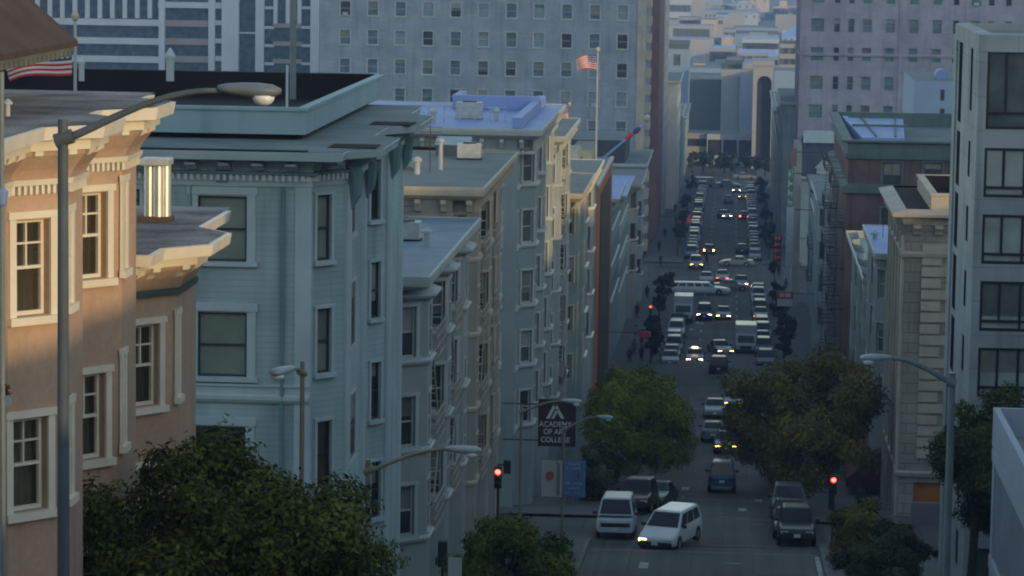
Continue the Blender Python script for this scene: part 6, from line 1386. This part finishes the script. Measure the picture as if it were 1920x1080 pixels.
# box trucks
def truck(label, px, py, body_m, rot):
    x, y = at(px,py,3.5); o = thing('box_truck', label, 'truck', (x,y,gz(y)+.015)); o.rotation_euler[0] = math.atan(gslope(y))
    def pt(mb, nm, m): c = child(nm, mb.mesh(nm), o); c.data.materials.append(m); return c
    m = MB(); m.box(-1.1,1.1,-1.6,3.3,0.75,3.0); c = pt(m,'cargo_box',body_m); bv_ = c.modifiers.new('bevel','BEVEL'); bv_.width = .06; bv_.segments = 2
    m = MB(); prof = [(-3.3,.5),(-3.35,1.1),(-3.2,1.25),(-2.75,2.1),(-1.65,2.15),(-1.65,.5)]; n = len(prof); m.add([(-.98,yy,z) for yy,z in prof]+[(.98,yy,z) for yy,z in prof], [tuple(range(n-1,-1,-1)),tuple(range(n,2*n))]+[(i,(i+1)%n,n+(i+1)%n,n+i) for i in range(n)]); pt(m,'cab',body_m)
    m = MB(); m.quad((-.86,-3.19,1.30),(.86,-3.19,1.30),(.82,-2.80,2.02),(-.82,-2.80,2.02)); pt(m,'windscreen',CGLASS)
    m = MB(); m.box(-.6,.6,-3.38,-3.34,.7,1.0); pt(m,'grille',CDARK); m = MB(); m.box(-1.0,1.0,-3.42,-3.3,.42,.62); pt(m,'bumper',CDARK)
    for sx in (-1,1):
        m = MB(); m.box(sx*.78-.12,sx*.78+.12,-3.39,-3.33,.78,.95); pt(m,'headlight',HEADU)
        for yy in (-2.5,2.0): m = MB(); m.lathe((sx*.9,yy,.4), [(.4,-.12),(.4,.12)], 18, axis='x'); pt(m,'wheel',TYRE)
    return o
truck('white box truck parked at the left kerb just before the third cross street', 1280, 608, PAINTS['white'], 0)
truck('white box truck in the right lane above the brown-olive tree', 1398, 668, PAINTS['white'], 0)
# parked rows
ORD_UNUSED = ['first','second','third','fourth','fifth','sixth','seventh','eighth','ninth','tenth','eleventh','twelfth','thirteenth','fourteenth','fifteenth','sixteenth']
rr = random.Random(21); CN = [('white','white'),('silver','silver'),('silver','silver'),('grey','grey'),('grey','grey'),('paleblue','pale blue'),('cream','cream'),('black','black'),('black','black'),('blue','blue'),('red','maroon')]
def row(x, y0, y1, where, grp, rot, paints=None, pitch=5.9):
    y = y0; i = 0
    while y < y1 and i < 16:
        st_ = rr.choice(['sedan','sedan','suv','minivan']); pn, pl = rr.choice(CN) if not paints or i >= len(paints) else paints[i]
        kn = {'sedan':'saloon','suv':'sport utility car','minivan':'people carrier'}[st_]
        car('%s %s, %s %s' % (pl, kn, ORD[i], where), st_, pn, x+rr.uniform(-.08,.08), y, rot, group=grp, simple=(y > 330)); y += pitch+rr.uniform(-.4,.7)+(5.5 if rr.random() < .16 else 0); i += 1
row(-5.5, 212, 272, 'from the fig trees along the left kerb', 'cars parked along the left kerb of the second block', 0)
row(-5.5, 312, 358, 'from the second cross street along the left kerb', 'cars parked along the left kerb of the third block', 0, [('silver','silver'),('cream','cream')])
row(-5.5, 456, 545, 'from the third cross street along the left kerb', 'cars parked along the left kerb of the fourth block', 0)
row(-5.5, 552, 620, 'in the far left kerb row before the street end', 'cars parked in the far half of the left kerb', 0)
row(3.7, 200, 274, 'beyond the first cross street along the right kerb', 'cars parked along the right kerb of the second block', 0)
row(3.7, 312, 357, 'from the second cross street along the right kerb', 'cars parked along the right kerb of the third block', 0)
row(3.7, 364, 398, 'approaching the third cross street on the right kerb', 'cars parked on the right just before the third cross street', 0)
row(3.7, 456, 545, 'from the third cross street along the right kerb', 'cars parked along the right kerb of the fourth block', 0)
row(3.7, 552, 620, 'in the far right kerb row before the street end', 'cars parked in the far half of the right kerb', 0)
pk = [o for o in COL.objects if o.get('label','').find('first approaching the third cross street') >= 0]
for o in pk:
    for c in o.children:
        if c.name.startswith('headlight'): c.material_slots[0].material = TAILL
# ------------------------------------------------------------------ people on the pavements
SKIN = mat('skin', (0.30,0.19,0.14), 0.7, 0.05, 3)
def person(label, x, y, ang, coat, legs, hair, h=1.72, stride=0.28):
    o = thing('person', label, 'person', (x,y,gz(y)+(.14 if not KL < x < KR else 0.0)), rotz=ang); s = h/1.72
    V = [(0,0,.95),(0,0,1.15),(0,0,1.38),(0,0,1.48),(0,-.02,1.62),(.10,0,.90),(.11,-stride*.5,.50),(.11,-stride*.75,.08),(.11,-stride*.75-.14,.05),(-.10,0,.90),(-.11,stride*.35,.50),(-.11,stride*1.0,.10),(-.11,stride*1.0-.12,.05),
         (.19,0,1.40),(.25,.10,1.12),(.25,.02,.88),(.25,-.02,.78),(-.19,0,1.40),(-.25,-.12,1.12),(-.25,-.20,.90),(-.25,-.24,.81)]
    E = [(0,1),(1,2),(2,3),(3,4),(0,5),(5,6),(6,7),(7,8),(0,9),(9,10),(10,11),(11,12),(2,13),(13,14),(14,15),(15,16),(2,17),(17,18),(18,19),(19,20)]
    Rr = {0:.15,1:.15,2:.16,3:.065,4:.095,5:.11,6:.075,7:.05,8:.045,9:.11,10:.075,11:.05,12:.045,13:.08,14:.055,15:.04,16:.035,17:.08,18:.055,19:.04,20:.035}
    me = bpy.data.meshes.new('body'); me.from_pydata([(a*s,b*s,c*s) for a,b,c in V], E, []); me.update(); b = child('body', me, o)
    md = b.modifiers.new('skin','SKIN'); me.skin_vertices[0].data[0].use_root = True
    for i, r_ in Rr.items(): me.skin_vertices[0].data[i].radius = (r_*s,r_*s*.85)
    ss = b.modifiers.new('sub','SUBSURF'); ss.levels = 1; ss.render_levels = 1; me.materials.append(coat)
    m = MB(); m.lathe((0,0,0), [(.10*s,.60*s),(.17*s,.85*s),(.175*s,1.10*s),(.19*s,1.34*s),(.12*s,1.45*s)], 12); child('coat', m.mesh('coat',True), o).data.materials.append(coat)
    m = MB(); m.lathe((0,.0,0), [(.045*s,1.52*s),(.085*s,1.58*s),(.09*s,1.64*s),(.07*s,1.70*s)], 10); child('head', m.mesh('head',True), o).data.materials.append(SKIN)
    m = MB(); m.lathe((0,.025*s,0), [(.10*s,1.60*s),(.108*s,1.66*s),(.085*s,1.725*s),(.02*s,1.745*s)], 10); child('hair', m.mesh('hair',True), o).data.materials.append(hair)
    return o
CD = mat('dark_coat', (0.02,0.02,0.025), 0.9, 0.2, 3); CB = mat('blue_coat', (0.05,0.07,0.12), 0.9, 0.2, 3); CR = mat('red_coat', (0.18,0.03,0.03), 0.9, 0.2, 3); CG = mat('grey_coat', (0.2,0.2,0.2), 0.9, 0.2, 3); HR = mat('dark_hair', (0.02,0.015,0.01), 0.9, 0.2, 4)
x, y = road_at(1325,497); person('pedestrian in dark clothes walking across the far side of the third cross street', x, y, 1.4, CD, CD, HR)
for (x, y, a, cm, lab) in ((-8.4,312,0,CD,'pedestrian in a dark coat on the left pavement past the second cross street'),(-9.3,318,PI,CB,'pedestrian in a blue coat on the left pavement past the second cross street'),(-8.8,327,0,CR,'pedestrian in a red coat on the left pavement past the second cross street'),(-9.6,334,PI,CG,'pedestrian in grey on the left pavement behind the red coat'),
                       (-8.6,341,0,CD,'pedestrian in a dark coat on the left pavement beside the parked white box truck'),(-8.5,174.8,0.3,CG,'pedestrian in grey standing at the left corner under the fig trees'),(7.4,172,PI,CD,'pedestrian in dark clothes at the right corner under the awning'),(8.0,119.5,0,CD,'person in dark clothes on the right pavement beside the dark round tree')):
    person(lab, x, y, a, cm, cm, HR)
rp = random.Random(9)
for k in range(22):
    s_ = -1 if k % 2 == 0 else 1; y = 310+k*13+rp.uniform(-3,3); x = rp.uniform(-10.4,-8.0) if s_ < 0 else rp.uniform(6.2,7.3)
    person('far pedestrian in dark clothes among the crowd on the %s pavement' % ('left' if s_ < 0 else 'right'), x, y, rp.choice([0,PI]), rp.choice([CD,CD,CB,CG]), CD, HR)
    COL.objects[COL.objects.keys()[-1]]
for o in [o for o in COL.objects if o.get('label','').startswith('far pedestrian')]: o['group'] = 'pedestrians on the %s pavement' % ('left' if 'left' in o['label'] else 'right')
# ------------------------------------------------------------------ buildings behind and beside the viewer, out of the frame: they shade the street
def shade(label, x0, x1, y0, y1, zt, wall=BEIGE, nm='out_of_view_building'):
    h = House(nm, label, 'building', [(x0,y0),(x1,y0),(x1,y1),(x0,y1)], -60, zt, wall)
    n = max(2,int((y1-y0)/5))
    for k in range(min(n,10)): h.window(3, ((y1-y0)*(k+.3)/n,(y1-y0)*(k+.65)/n,zt-4,zt-2.2), 'plain', 0, pane=P_DARK)
    h.finish(GREYR); return h
shade('two-storey stucco house on the right beside the viewer, out of the picture', FR, 24, -14, 41.5, -2.45)
shade('taller flat block on the right past the stucco house, out of the picture', FR, 24, 42, 83, 3.5, CONC)
shade('set-back grey block behind the low terrace building, out of the picture', 28, 40, 46, 99, -2.3, SLATE)  # added to stop the low sun before the left-hand roofs
shade('unseen block added to shade the modern apartment block', 28, 44, 99.5, 122, 2.0, BEIGE)  # unseen block put in to keep sun off the apartment front
shade('unseen low block added to shade the sandstone building', 37, 52, 122.5, 172, -9.8, BEIGE)  # added sun blocker for the sandstone front, height set by its shadow
shade('unseen low block added to shade the red brick building', 38, 60, 176, 262, -19, SLATE)  # added sun blocker for the red brick front
shade('unseen high slab added on the right to shade the hotels', 195, 215, 22, 150, 62, CONC)  # unseen slabs added as a screen keeping sun off both hotels
shade('second unseen high slab added on the right to shade the hotels', 195, 215, 152, 330, 62, LILAC)  # second half of the added sun screen
for k, (y0, y1, zt) in enumerate(((-50,-17,16),(-84,-51,22),(-120,-85,30))):
    shade('house %s uphill behind the viewer on the right of the street, out of the picture' % ORD[k], FR, 26, y0, y1, zt, [BEIGE,CONC,STONE][k]); shade('house %s uphill behind the viewer on the left of the street, out of the picture' % ORD[k], -28, FL, y0, y1, zt, [WHITEW,BEIGE,CONC][k])
shade('house beside the viewer on the left of the street, out of the picture', -28, FL, -16, 30, 3, WHITEW)
shade('unseen broad block added behind the viewer to hide the low sky', -60, 60, -175, -150, 62, STONE)  # added wide block that cuts the low sky behind the viewer
# ------------------------------------------------------------------ haze
hz = MB(); hz.box(-1900,1900,-420,3400,-63,75)
hm = bpy.data.materials.new('haze'); hm.use_nodes = True; nt = hm.node_tree; nt.nodes.remove(nt.nodes['Principled BSDF'])
pv = nt.nodes.new('ShaderNodeVolumePrincipled'); pv.inputs['Color'].default_value = (0.38,0.58,1.0,1); pv.inputs['Density'].default_value = HAZE_D = 0.00026
nt.links.new(pv.outputs[0], nt.nodes['Material Output'].inputs['Volume'])
tag(hz.build('haze', hm), kind='stuff')
